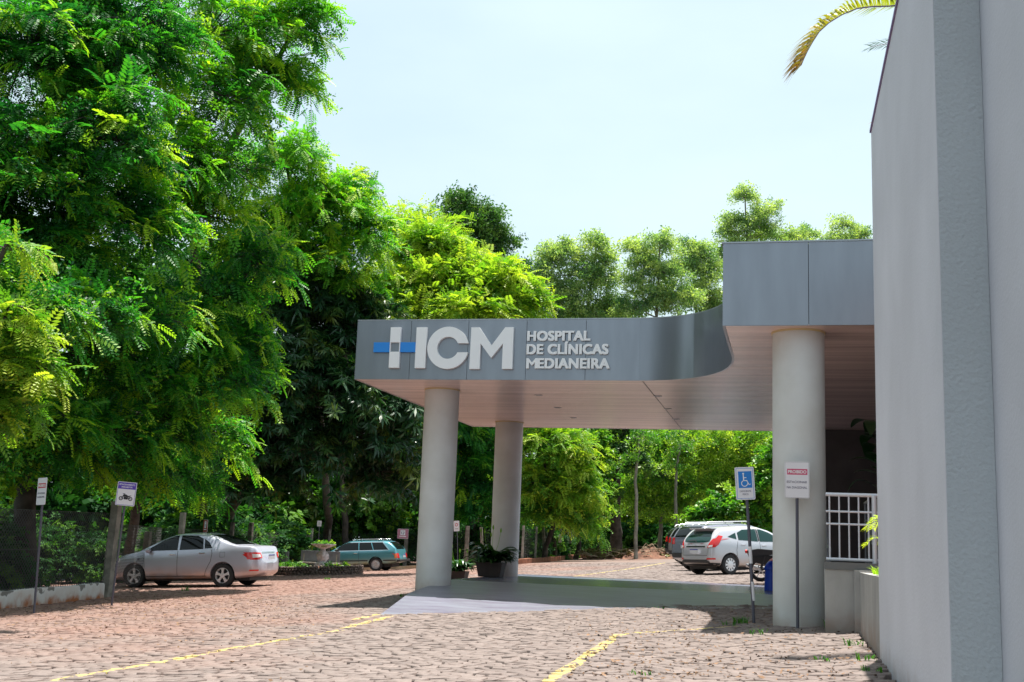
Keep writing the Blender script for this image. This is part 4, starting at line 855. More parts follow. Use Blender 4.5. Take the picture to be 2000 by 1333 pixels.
def handles(sp, root, pts, mt):
    for x, z in pts:
        for s in (-1, 1):
            h = sp['bv'].ray_cast(Vector((x, s * 3, z)), Vector((0, -s, 0)))[0]
            if h: MB().box((x - .09, h.y - .004 if s > 0 else h.y - .035, z - .013), (x + .09, h.y + .035 if s > 0 else h.y + .004, z + .013)).build('door_handle', mt, root, bevel=.008)
# --- saloon
SAL = dict(w=1.76, wr=.315, arch=.352, axles=(1.36, -1.24), tumble=.36,
    top=[(-2.26, .62), (-2.24, .98), (-2.12, 1.08), (-1.62, 1.11), (-1.38, 1.18), (-.95, 1.37), (-.60, 1.455), (-.1, 1.475), (.3, 1.44), (.62, 1.33), (1.05, 1.10), (1.28, .985), (1.7, .90), (2.0, .80), (2.2, .66), (2.27, .45)],
    belt=[(-2.27, .60), (-2.2, .93), (-2.1, 1.02), (-1.5, 1.03), (-.8, 1.0), (.3, .955), (1.0, .92), (1.7, .82), (2.1, .66), (2.27, .44)],
    sill=[(-2.27, .42), (-2.1, .27), (-1.6, .22), (1.7, .20), (2.1, .22), (2.27, .30)],
    plan=[(-2.27, .66), (-2.2, .82), (-2.0, .93), (-1.5, .985), (-.5, 1), (.8, 1), (1.5, .97), (1.9, .88), (2.15, .70), (2.27, .50)])
def sal_parts(sp, root, b, paint):
    g = M['glass']; ch_ = M['chrome']
    both(sp, [(1.02, .985), (.93, 1.06), (.56, 1.27), (.22, 1.385), (.14, 1.39), (.10, 1.0)], .005, g, 'front_window', root)
    both(sp, [(.04, 1.0), (.06, 1.39), (-.42, 1.375), (-.60, 1.30), (-.66, 1.02)], .005, g, 'rear_window', root)
    both(sp, [(-.70, 1.03), (-.645, 1.29), (-.80, 1.20), (-.92, 1.045)], .005, g, 'quarter_window', root)
    patch(sp['bv'], [(-.62, 1.13), (.62, 1.13), (.52, 1.40), (-.52, 1.40)], 'B', .006, g, 'rear_windscreen', root)
    patch(sp['bv'], [(-.66, 1.08), (.66, 1.08), (.54, 1.41), (-.54, 1.41)], 'F', .006, g, 'windscreen', root)
    both(sp, strip([(1.04, .32), (1.05, .60), (1.08, .92)], .012), .003, M['plastic'], 'door_gap', root, .1)
    both(sp, strip([(.07, .30), (.08, .98)], .012), .003, M['plastic'], 'door_gap', root, .1)
    both(sp, strip([(-.72, .31), (-.78, .48), (-.90, .70), (-.93, .90), (-.90, 1.0)], .012), .003, M['plastic'], 'door_gap', root, .1)
    both(sp, strip([(1.0, .305), (-.78, .305)], .016), .003, M['plastic'], 'sill_gap', root, .2)
    for s in (-1, 1):
        ax = 'L' if s > 0 else 'R'
        patch(sp['bv'], [(-1.80, .86), (-2.02, .72), (-2.30, .72), (-2.30, .91), (-1.98, .92)], ax, .008, M['lamp_red'], 'tail_lamp', root, .03)
        patch(sp['bv'], [(s * .82, .73), (s * .50, .76), (s * .52, .90), (s * .82, .92)][::s], 'B', .009, M['lamp_red'], 'tail_lamp', root, .03)
        patch(sp['bv'], [(s * .78, .77), (s * .58, .79), (s * .59, .86), (s * .78, .87)][::s], 'B', .013, M['lamp_clear'], 'reverse_lamp', root, .03)
        patch(sp['bv'], [(1.80, .72), (2.12, .60), (2.22, .60), (2.1, .73), (1.86, .80)], ax, .008, M['lamp_clear'], 'headlamp', root, .03)
        patch(sp['bv'], [(s * .8, .42), (s * .66, .42), (s * .66, .46), (s * .8, .46)][::s], 'B', .008, M['lamp_red'], 'reflector', root, .03)
        patch(sp['bv'], [(1.20, .74), (1.27, .74), (1.27, .80), (1.20, .80)], ax, .006, M['ink'], 'fender_badge', root, .03)
    patch(sp['bv'], [(-.42, .90), (.42, .90), (.42, .93), (-.42, .93)], 'B', .01, ch_, 'boot_trim', root)
    plate(root, -2.275, .72, -1); mirror(sp, root, .93, 1.0, paint, .80); handles(sp, root, [(.22, .885), (-.64, .915)], ch_)
    both(sp, strip([(-1.16, .80), (-1.16, .93), (-1.30, .93), (-1.30, .80), (-1.16, .80)], .008), .003, M['plastic'], 'fuel_flap', root, .1)
silver = paintmat('silver_paint', (.56, .57, .66), (.50, .26, .15), .3, .35, .15, .62)
car(SAL, 'saloon_car', 'silver four-door saloon parked nose-in under the trees on the left', 'car', gp(379, 31.9)[:2], PI + .02, silver, 'spoke', parts=sal_parts)
# --- old estate
EST = dict(w=1.67, wr=.30, arch=.335, axles=(1.30, -1.14), tumble=.34,
    top=[(-2.18, .50), (-2.16, .86), (-2.02, 1.02), (-1.84, 1.21), (-1.70, 1.315), (-1.4, 1.345), (0, 1.355), (.25, 1.33), (.42, 1.26), (.95, .93), (1.0, .915), (1.7, .87), (2.1, .80), (2.15, .62), (2.16, .45)],
    belt=[(-2.2, .80), (-1.9, .90), (.8, .89), (1.7, .82), (2.1, .74), (2.16, .44)], sill=[(-2.18, .40), (-1.8, .30), (1.8, .24), (2.16, .30)],
    plan=[(-2.18, .90), (-2.05, .96), (-1.4, 1), (1.4, .98), (2.0, .93), (2.16, .86)])
def est_parts(sp, root, b, paint):
    g = M['glass']
    both(sp, [(.80, .925), (.40, 1.20), (.30, 1.255), (-.30, 1.26), (-.34, .925)], .005, g, 'front_window', root)
    both(sp, [(-.38, .925), (-.34, 1.26), (-.88, 1.26), (-1.02, .925)], .005, g, 'rear_window', root)
    both(sp, [(-1.06, .925), (-.92, 1.26), (-1.42, 1.25), (-1.72, .935)], .005, g, 'cargo_window', root)
    both(sp, strip([(-.36, .25), (-.36, .9)], .012), .003, M['plastic'], 'door_gap', root, .1); both(sp, strip([(.95, .25), (.96, .88)], .012), .003, M['plastic'], 'door_gap', root, .1)
    both(sp, strip([(2.1, .47), (1.66, .47)], .05), .01, M['plastic'], 'side_moulding', root, .1); both(sp, strip([(.94, .47), (-.78, .47)], .05), .01, M['plastic'], 'side_moulding', root, .1); both(sp, strip([(-1.5, .47), (-2.15, .47)], .05), .01, M['plastic'], 'side_moulding', root, .1)
    both(sp, strip([(.84, .905), (-1.74, .915)], .02), .008, M['chrome'], 'window_trim', root, .15); both(sp, strip([(.82, .92), (.40, 1.225), (.30, 1.275), (-1.44, 1.27), (-1.76, .93)], .018), .008, M['chrome'], 'window_trim', root, .15)
    patch(sp['bv'], [(-.6, .95), (.6, .95), (.54, 1.27), (-.54, 1.27)], 'B', .006, g, 'rear_windscreen', root); patch(sp['bv'], [(-.62, .96), (.62, .96), (.55, 1.28), (-.55, 1.28)], 'F', .006, g, 'windscreen', root)
    for s in (-1, 1):
        ax = 'L' if s > 0 else 'R'
        patch(sp['bv'], [(-2.02, .56), (-2.2, .56), (-2.2, .77), (-2.02, .75)], ax, .01, M['lamp_orange'], 'tail_lamp', root, .04)
        patch(sp['bv'], [(s * .80, .56), (s * .52, .56), (s * .52, .77), (s * .80, .77)][::s], 'B', .01, M['lamp_red'], 'tail_lamp', root, .04)
        MB().tube([(-1.45, s * .56, 1.33), (-1.42, s * .56, 1.40), (-.1, s * .56, 1.415), (-.05, s * .56, 1.35)], .014, 8).build('roof_rail', M['chrome'], root, smooth=1.)
    for x in (-1.2, -.4): MB().tube([(x, -.56, 1.395), (x, .56, 1.395)], .012, 8).build('rack_bar', M['plastic'], root)
    MB().box((-2.27, -.8, .40), (-2.12, .8, .50)).build('rear_bumper', M['plastic'], root, bevel=.02); MB().box((2.1, -.8, .40), (2.25, .8, .50)).build('front_bumper', M['plastic'], root, bevel=.02)
    plate(root, -2.225, .58, -1); mirror(sp, root, .66, .95, M['plastic'], .76); handles(sp, root, [(-.22, .80)], M['chrome'])
teal = paintmat('teal_paint', (.10, .31, .37), (.34, .31, .13), .28, .35, .2, .62)
car(EST, 'estate_car', 'old teal two-door estate car with roof rack parked behind the bench', 'car', gp(697, 52)[:2], PI + .03, teal, 'steel', parts=est_parts)
# --- hatchback
HAT = dict(w=1.72, wr=.31, arch=.348, axles=(1.24, -1.25), tumble=.34,
    top=[(-1.97, .50), (-1.96, .86), (-1.90, .96), (-1.74, 1.20), (-1.56, 1.385), (-1.50, 1.42), (-1.1, 1.465), (-.4, 1.495), (.1, 1.47), (.5, 1.36), (1.1, 1.06), (1.3, .98), (1.7, .86), (1.92, .68), (1.98, .45)],
    belt=[(-1.98, .78), (-1.9, .92), (-1.6, 1.07), (-1.1, 1.035), (.2, .96), (1.0, .90), (1.6, .78), (1.98, .44)], sill=[(-1.98, .36), (-1.75, .28), (-1.4, .22), (1.6, .20), (1.98, .28)],
    plan=[(-1.98, .72), (-1.92, .86), (-1.7, .95), (-1.2, 1.0), (.8, 1), (1.4, .96), (1.8, .82), (1.98, .52)])
def hat_parts(sp, root, b, paint):
    g = M['glassg']
    both(sp, [(.98, .965), (.45, 1.26), (.15, 1.36), (.02, 1.37), (-.02, .985)], .005, g, 'front_window', root)
    both(sp, [(-.10, .99), (-.07, 1.375), (-.62, 1.36), (-.86, 1.27), (-.88, 1.05)], .005, g, 'rear_window', root)
    both(sp, [(-.95, 1.07), (-.93, 1.27), (-1.10, 1.215), (-1.28, 1.15)], .005, g, 'quarter_window', root)
    both(sp, [(-.03, 1.0), (.0, 1.37), (-.055, 1.37), (-.085, 1.0)], .004, M['plastic'], 'door_pillar', root)
    patch(sp['bv'], [(-.60, 1.02), (-.3, .985), (.3, .985), (.60, 1.02), (.62, 1.10), (.50, 1.33), (-.50, 1.33), (-.62, 1.10)], 'B', .006, g, 'rear_windscreen', root)
    patch(sp['bv'], [(-.66, 1.0), (.66, 1.0), (.54, 1.40), (-.54, 1.40)], 'F', .006, g, 'windscreen', root)
    for s in (-1, 1):
        ax = 'L' if s > 0 else 'R'
        patch(sp['bv'], [(-1.50, 1.13), (-1.45, 1.17), (-1.60, 1.20), (-1.80, 1.05), (-1.96, .84), (-1.78, .84), (-1.66, .92)], ax, .008, M['lamp_red'], 'tail_lamp', root, .03)
        patch(sp['bv'], [(s * .78, .84), (s * .56, .82), (s * .60, .93), (s * .70, 1.10), (s * .80, 1.12)][::s], 'B', .008, M['lamp_red'], 'tail_lamp', root, .03)
        patch(sp['bv'], [(s * .74, .845), (s * .60, .835), (s * .62, .90), (s * .74, .91)][::s], 'B', .012, M['lamp_clear'], 'reverse_lamp', root, .03)
        patch(sp['bv'], [(s * .78, .47), (s * .55, .47), (s * .58, .52), (s * .78, .52)][::s], 'B', .008, M['lamp_red'], 'reflector', root, .03)
        both_ = [(1.45, .76), (1.85, .62), (1.9, .72), (1.6, .84)]; patch(sp['bv'], both_, ax, .008, M['lamp_clear'], 'headlamp', root, .04)
    MB().box((-1.72, -.52, 1.392), (-1.44, .52, 1.428)).build('spoiler', paint, root, bevel=.014)
    patch(sp['bv'], [(-.72, .28), (.72, .28), (.66, .42), (.55, .47), (-.55, .47), (-.66, .42)], 'B', .01, M['plastic'], 'bumper_insert', root)
    both(sp, strip([(-1.95, .33), (-1.62, .31)], .1), .008, M['plastic'], 'bumper_insert', root, .05)
    patch(sp['bv'], [(-.46, .84), (.46, .84), (.46, .88), (-.46, .88)], 'B', .012, M['chrome'], 'tailgate_trim', root)
    plate(root, -1.985, .66, -1); patch(sp['bv'], strip([(-.02, 1.0), (.10, 1.05), (.42, 1.03)], .025), 'B', .02, M['plastic'], 'wiper', root)
    for pts in ([(-.05, .26), (-.04, .97)], [(-.90, .30), (-.98, .46), (-1.0, .75), (-.92, 1.0)], [(.98, .28), (1.02, .6), (1.05, .90)]): both(sp, strip(pts, .012), .003, M['plastic'], 'door_gap', root, .1)
    patch(sp['bv'], strip([(-.62, .95), (-.58, .60), (.58, .60), (.62, .95)], .012), 'B', .003, M['plastic'], 'tailgate_gap', root, .1)
    mirror(sp, root, .90, 1.0, paint, .78); handles(sp, root, [(.12, .86), (-.72, .90)], paint)
    MB().tube([(-.55, 0, 1.49), (-.80, 0, 1.66)], .006, 6).build('aerial', M['plastic'], root)
silver2 = paintmat('silver_paint_warm', (.58, .58, .62), (.50, .33, .18), .3, .35, .15, .5)
PC = gp(1400, 35.6); ah = .745; rw_ = gp(1424, 35.3)
HC = Vector((rw_[0], rw_[1])) + Vector((math.cos(ah), math.sin(ah))) * 1.25 + Vector((-math.sin(ah), math.cos(ah))) * .74
car(HAT, 'hatchback_car', 'silver hatchback with red tail lamps parked at an angle beside the disabled sign', 'car', HC, ah, silver2, 'cap', parts=hat_parts)
# --- taller cars in the same row behind it
SUV = dict(w=1.82, wr=.35, arch=.39, axles=(1.3, -1.3), tumble=.26,
    top=[(-2.15, .55), (-2.14, 1.05), (-2.08, 1.15), (-1.92, 1.45), (-1.80, 1.56), (-1.2, 1.61), (0, 1.62), (.4, 1.55), (1.05, 1.18), (1.25, 1.12), (1.9, 1.0), (2.15, .80), (2.18, .5)],
    belt=[(-2.18, .90), (-2.0, 1.10), (0, 1.06), (1.0, 1.02), (1.8, .92), (2.18, .48)], sill=[(-2.18, .45), (-1.8, .30), (1.8, .28), (2.18, .36)],
    plan=[(-2.18, .84), (-2.08, .93), (-1.6, 1), (1.4, .98), (1.9, .88), (2.18, .66)])
def suv_parts(sp, root, b, paint):
    g = M['glass']
    both(sp, [(.86, 1.09), (.36, 1.42), (.0, 1.48), (-.02, 1.09)], .005, g, 'front_window', root); both(sp, [(-.10, 1.10), (-.08, 1.49), (-.90, 1.48), (-1.0, 1.11)], .005, g, 'rear_window', root); both(sp, [(-1.08, 1.12), (-1.0, 1.48), (-1.55, 1.44), (-1.80, 1.15)], .005, g, 'cargo_window', root)
    patch(sp['bv'], [(-.66, 1.16), (.66, 1.16), (.56, 1.56), (-.56, 1.56)], 'B', .006, g, 'rear_windscreen', root); patch(sp['bv'], [(-.68, 1.15), (.68, 1.15), (.56, 1.60), (-.56, 1.60)], 'F', .006, g, 'windscreen', root)
    for s in (-1, 1):
        patch(sp['bv'], [(s * .82, .92), (s * .62, .92), (s * .64, 1.14), (s * .80, 1.14)][::s], 'B', .01, M['lamp_red'], 'tail_lamp', root, .04)
        MB().tube([(-1.7, s * .60, 1.56), (-1.6, s * .60, 1.655), (.1, s * .62, 1.67), (.25, s * .62, 1.58)], .02, 8).build('roof_rail', M['alloy'], root, smooth=1.)
    patch(sp['bv'], [(-.8, .46), (.8, .46), (.8, .62), (-.8, .62)], 'B', .01, M['plastic'], 'rear_bumper', root); plate(root, -2.175, .78, -1)
    mirror(sp, root, .80, 1.1, paint, .84); handles(sp, root, [(.1, .96), (-.85, .98)], paint)
ax_ = Vector((math.cos(ah), math.sin(ah))); sd_ = Vector((-math.sin(ah), math.cos(ah)))
for i, (px, d, lab, colr) in enumerate(((1378, 39.5, 'blue-grey sports utility car with roof rails mostly hidden behind the silver hatchback', paintmat('bluegrey_paint', (.24, .25, .31), None, .25, .4)),
                         (1362, 45.5, 'grey sports utility car with its tail showing left of the silver hatchback', paintmat('grey_paint', (.33, .33, .34), (.4, .28, .17), .35, .6)),
                         (1350, 50.5, 'black sports utility car at the far left end of the parked row', paintmat('black_paint', (.02, .022, .026), None, .25, .2)))):
    w = gp(px, d); car(SUV, 'sports_utility_car', lab, 'car', Vector((w[0], w[1])) + ax_ * 1.7 + sd_ * .5, ah, colr, 'spoke', group='cars parked in the row behind the hatchback', parts=suv_parts)

# ================================================================== FENCES, POSTS, KERBS
whitewash = mat('whitewash', (.62, .62, .60), .9, bump=.4, bs=14)
t_ = whitewash.node_tree; b_ = t_.nodes['Principled BSDF']; tc_ = t_.nodes.new('ShaderNodeTexCoord'); sp_ = t_.nodes.new('ShaderNodeSeparateXYZ'); t_.links.new(tc_.outputs['Object'], sp_.inputs[0])
n_ = t_.nodes.new('ShaderNodeTexNoise'); n_.inputs['Scale'].default_value = 3.5; n_.inputs['Detail'].default_value = 7; t_.links.new(tc_.outputs['Object'], n_.inputs['Vector'])
ma_ = t_.nodes.new('ShaderNodeMath'); ma_.operation = 'MULTIPLY_ADD'; ma_.inputs[1].default_value = -1.5; vd_ = t_.nodes.new('ShaderNodeVectorMath'); vd_.operation = 'DOT_PRODUCT'; vd_.inputs[1].default_value = (0, -.0155, 1); t_.links.new(tc_.outputs['Object'], vd_.inputs[0]); t_.links.new(vd_.outputs['Value'], ma_.inputs[0]); ad_ = t_.nodes.new('ShaderNodeMath'); ad_.operation = 'MULTIPLY'; ad_.inputs[1].default_value = 1.1; t_.links.new(n_.outputs['Fac'], ad_.inputs[0]); t_.links.new(ad_.outputs[0], ma_.inputs[2])
rr_ = t_.nodes.new('ShaderNodeValToRGB'); e_ = rr_.color_ramp.elements; e_[0].position = .0; e_[0].color = (.20, .19, .17, 1); e_[1].position = .62; e_[1].color = (.38, .13, .045, 1)
q_ = e_.new(.05); q_.color = (.66, .65, .62, 1); q_ = e_.new(.34); q_.color = (.60, .55, .50, 1); t_.links.new(ma_.outputs[0], rr_.inputs[0]); t_.links.new(rr_.outputs[0], b_.inputs['Base Color'])
def wall_run(name, label, pts, h, w, mt, group=None, seg=.6, jit=.0):
    """low wall that follows the ground; its mesh origin lies on the ground so stains run up from its foot"""
    rng = random.Random(3); base = Vector((pts[0].x, pts[0].y, float(G(pts[0].x, pts[0].y)))); L_ = []
    for a, b in zip(pts[:-1], pts[1:]):
        n = max(1, int((b - a).length / seg)); L_ += [a + (b - a) * k / n for k in range(n)]
    L_.append(pts[-1]); mb = MB(); V = []
    for i, p in enumerate(L_):
        d = (L_[min(i + 1, len(L_) - 1)] - L_[max(i - 1, 0)]); d = Vector((d.x, d.y, 0)).normalized(); n = Vector((-d.y, d.x, 0)) * w / 2; z = G(p.x, p.y) - base.z; j = rng.uniform(-jit, jit)
        V += [(p.x - base.x - n.x, p.y - base.y - n.y, z - .3), (p.x - base.x + n.x, p.y - base.y + n.y, z - .3), (p.x - base.x + n.x, p.y - base.y + n.y, z + h + j), (p.x - base.x - n.x, p.y - base.y - n.y, z + h + j)]
    m = len(L_); F = [(i * 4 + a, i * 4 + (a + 1) % 4, i * 4 + 4 + (a + 1) % 4, i * 4 + 4 + a) for i in range(m - 1) for a in range(4)] + [(3, 2, 1, 0), (m * 4 - 4, m * 4 - 3, m * 4 - 2, m * 4 - 1)]
    mb.add(V, F); o = mb.build(name, mt, bevel=.012); o.location = base; return tag(o, label, 'wall', group)
wall_run('low_wall', 'low whitewashed wall stained red at its foot under the left wire fence', [Vector((-14.6, 7, 0)), Vector((-14.55, 19.5, 0)), Vector((-14.93, 23.7, 0))], .33, .18, whitewash, jit=.012)
kb = [gp(1000, 52.5), gp(1018, 53.6), gp(1060, 58), gp(1100, 63.5), gp(1150, 72)]; [setattr(p, 'z', 0) for p in kb]
redk = mat('redk', (.28, .11, .06), .95, var=.45, vs=3, bump=.5, bs=8)
wall_run('kerb', 'low red-stained kerb under the fence posts beyond the platform', kb, .22, .2, redk, jit=.015)
kb2 = [gp(810, 52.6), gp(780, 51), gp(720, 50.4)]; [setattr(p, 'z', 0) for p in kb2]
wall_run('kerb', 'pale dusty kerb strip beside the rear wheel of the teal estate car', [gp(905, 52.4), gp(830, 52.8), gp(790, 53.5), gp(700, 54)], .14, .2, mat('dustk', (.42, .33, .22), .95, var=.3, vs=2, bump=.4), jit=.01)
def post(name, label, p, h, r, lean=(0, 0), mt='postm', group=None, sides=4):
    p = Vector((p[0], p[1], float(G(p[0], p[1])))); mb = MB(); rng = random.Random(int(p.x * 99)); n = 9; pts = []; rad = []
    for i in range(n):
        t = i / (n - 1); pts.append((lean[0] * t + rng.uniform(-1, 1) * .006, lean[1] * t, -.25 + (h + .25) * t)); rad.append(r * (1 + .06 * rng.uniform(-1, 1)) * (1.06 - .12 * t))
    mb.tube(pts, rad, sides if sides > 4 else 8); 
    if sides == 4:
        mb = MB(); V = []
        for q, rr in zip(pts, rad): V += [(q[0] + a * rr, q[1] + b * rr, q[2]) for a, b in ((-1, -1), (1, -1), (1, 1), (-1, 1))]
        mb.add(V, [(i * 4 + a, i * 4 + (a + 1) % 4, i * 4 + 4 + (a + 1) % 4, i * 4 + 4 + a) for i in range(n - 1) for a in range(4)] + [(3, 2, 1, 0), tuple((n - 1) * 4 + k for k in range(4))])
    o = mb.build(name, M[mt], bevel=.008); o.location = p; return tag(o, label, 'post', group)
post('fence_post', 'thick weathered concrete post standing at the end of the whitewashed wall', (-14.95, 23.95), 2.15, .09, (.06, 0), 'concrete')
GR = 'concrete posts of the yard fence'
PL = [(279, 34.5, 1.55, .09, 'weathered fence post just above the bonnet of the silver saloon'), (345, 36.3, 2.15, .075, 'tall pale fence post rising behind the windscreen of the silver saloon'), (445, 42, 1.95, .07, 'slim fence post above the roof of the silver saloon, beside the mango trunk'), (482, 44, 2.0, .08, 'fence post above the boot of the silver saloon'),
      (603, 54.8, 1.95, .06, 'thin pale fence post above the left end of the grey bench'), (639, 56, 1.9, .05, 'fence post just behind the plants in the white urn'), (790, 56.5, 1.85, .08, 'post carrying the pink sign behind the estate car'),
      (909, 53.6, 1.85, .11, 'thick round post between the two left columns'), (944, 53.8, 1.75, .06, 'leaning post just left of the back column'),
      (1019, 54.0, 1.75, .05, 'fence post touching the right edge of the back column'), (1045, 57.5, 1.75, .045, 'first thin post right of the back column'), (1065, 59.8, 1.85, .07, 'pale split post, second from the back column in the far fence'), (1092, 63.3, 1.7, .05, 'post with a small white notice in the far fence'),
      (1112, 66, 1.8, .06, 'post under the bright tree, just right of the one with a notice'), (1131, 69, 1.6, .055, 'second-last post of the far fence'), (1150, 72.5, 1.7, .06, 'last post at the right end of the far fence')]
for px, d, h, r, lab in PL: post('fence_post', lab, gp(px, d), h, r, ((-.18, 0) if px in (944, 1065) else (.03, 0)), 'concrete' if px > 1000 or px in (345, 603) else 'postm', GR, 8 if px == 909 else 4)
def netting(name, label, pts, h, pitch, w, z0=.0):
    """chain-link: crossing diagonal wires"""
    A, B = [], []
    for a, b in zip(pts[:-1], pts[1:]):
        L_ = math.hypot(b.x - a.x, b.y - a.y); ux, uy = (b.x - a.x) / L_, (b.y - a.y) / L_; n = int((L_ + h) / pitch)
        for k in range(n):
            for sg in (1, -1):
                s0 = k * pitch - (h if sg > 0 else 0); s1 = s0 + h * sg if sg > 0 else s0 - h
                if sg < 0: s0, s1 = k * pitch, k * pitch - h
                za, zb = 0., h
                lo, hi = (s0, s1)
                def cut(s, z, s2, z2):
                    if s < 0: z = z + (z2 - z) * (0 - s) / (s2 - s); s = 0
                    if s > L_: z = z + (z2 - z) * (L_ - s) / (s2 - s); s = L_
                    return s, z
                if max(s0, s1) <= 0 or min(s0, s1) >= L_: continue
                p, q = cut(s0, za, s1, zb), cut(s1, zb, s0, za)
                for (s_, z_), T_ in ((p, A), (q, B)): x = a.x + ux * s_; y = a.y + uy * s_; T_.append((x, y, G(x, y) + z0 + z_))
        for z in (0.02, h * .5, h): A.append((a.x, a.y, G(a.x, a.y) + z0 + z)); B.append((b.x, b.y, G(b.x, b.y) + z0 + z))
    A, B = np.array(A), np.array(B); V, F = ntube(A, B, np.full(len(A), w), np.full(len(A), w), 3); return tag(npmesh(name, V, F, M['wire']), label, 'fence')
netting('wire_fence', 'sagging chain-link wire fence on the whitewashed wall at the left edge', [Vector((-14.6, 9, 0)), Vector((-14.55, 19.5, 0)), Vector((-14.95, 23.8, 0))], 1.55, .095, .0055, .33)
netting('wire_fence', 'chain-link fence stretched behind the silver saloon and the bench', [Vector((-14.95, 24.1, 0)), Vector((-18.3, 32.0, 0)), gp(279, 34.6), gp(345, 36.4), gp(445, 42.1), gp(482, 44.1), gp(603, 54.9), gp(639, 56.1), gp(790, 56.6), gp(909, 54.)], 1.5, .14, .003, .15)
netting('wire_fence', 'chain-link fence strung between the far posts beyond the platform', [gp(944, 53.9), gp(1019, 54.1), gp(1065, 59.9), gp(1092, 63.4), gp(1131, 69.1), gp(1150, 72.6)], 1.4, .16, .003, .2)

# ================================================================== SIGNS
def sign(name, label, base, h, bw, bh, turn=0., lean=(0., 0.), bands=None, cat='sign', draw=None, group=None, stripes=False, pole=True, r=.02):
    root = tag(empty(name, mtx=Matrix.Translation(base)), label, cat, group)
    if pole:
        top = h - .02 if not stripes else h - .02
        o = MB().tube([(0, .012, -.2), (lean[0] * .5, .012 + lean[1] * .5, h * .5), (lean[0], .012 + lean[1], top)], r, 12).build('pole', M['pole'], root, smooth=1.)
        if stripes:
            for z0, z1 in ((.30, .555), (.80, 1.03)):
                pt = lambda z: (lean[0] * z / h, .012 + lean[1] * z / h, z)
                s = MB(); s.tube([pt(z0), pt(z1)], r + .002, 12, cap=False); q = s.build('white_band', M['signwhite'], root, smooth=1.)
    T = Matrix.Translation((lean[0] * (h - bh / 2) / h, lean[1] - r * .4, h - bh)) @ Matrix.Rotation(turn, 4, 'Z') @ Matrix.Rotation(-lean[0] / h * -1, 4, 'Y') @ FACE
    rr = .018; P = []
    for cx, cy, a in ((bw / 2 - rr, bh - rr, 0), (-bw / 2 + rr, bh - rr, PI / 2), (-bw / 2 + rr, rr, PI), (bw / 2 - rr, rr, 1.5 * PI)): P += [(cx + rr * math.cos(a + k * PI / 8), cy + rr * math.sin(a + k * PI / 8)) for k in range(5)]
    bd = MB().prism(P, .008, .014, T).build('board', M['signwhite'], root)
    MB().prism([(x * .99, bh / 2 + (y - bh / 2) * .99) for x, y in P], .004, .0078, T).build('backplate', M['signback'], root)
    draw(root, T @ Matrix.Translation((0, 0, .0145)), bw, bh); return root
def rect(root, T, x0, y0, x1, y1, mt, name): return MB().prism([(x0, y0), (x1, y0), (x1, y1), (x0, y1)], 0, .0012, T).build(name, mt, root)
def frame_line(root, T, bw, bh, m_, w, mt):
    mb = MB()
    for a in ((-bw / 2 + m_, m_, bw / 2 - m_, m_ + w), (-bw / 2 + m_, bh - m_ - w, bw / 2 - m_, bh - m_), (-bw / 2 + m_, m_ + w + .0004, -bw / 2 + m_ + w, bh - m_ - w - .0004), (bw / 2 - m_ - w, m_ + w + .0004, bw / 2 - m_, bh - m_ - w - .0004)): mb.prism([(a[0], a[1]), (a[2], a[1]), (a[2], a[3]), (a[0], a[3])], 0, .0012, T)
    return mb.build('border', mt, root)
def txt(root, T, body, cx, y, w, h, mt, bold=.02):
    me = text_mesh(body, w, h, .0012, bold=bold); return place_mesh(me, 'lettering', mt, root, T @ Matrix.Translation((cx - w / 2, y, 0)))
def d_prohib(root, T, bw, bh):
    rect(root, T, -bw * .40, bh * .64, bw * .42, bh * .80, M['pink'], 'pink_band'); up = T @ Matrix.Translation((0, 0, .0016))
    txt(root, up, 'PROIBIDO', bw * .01, bh * .675, bw * .74, bh * .09, M['white'], .03)
    txt(root, T, 'ESTACIONAR', .0, bh * .41, bw * .82, bh * .062, M['ink'], .01); txt(root, T, 'NA DIAGONAL', .0, bh * .26, bw * .82, bh * .062, M['ink'], .01); frame_line(root, T, bw, bh, .006, .003, M['signback'])
def d_prohib_red(root, T, bw, bh):
    rect(root, T, -bw * .40, bh * .62, bw * .42, bh * .80, M['red'], 'red_band'); up = T @ Matrix.Translation((0, 0, .0016))
    txt(root, up, 'PROIBIDO', bw * .01, bh * .66, bw * .74, bh * .10, M['white'], .03); txt(root, T, 'ESTACIONAR', .0, bh * .40, bw * .8, bh * .06, M['ink'], .01); txt(root, T, 'NA DIAGONAL', .0, bh * .26, bw * .8, bh * .06, M['ink'], .01)
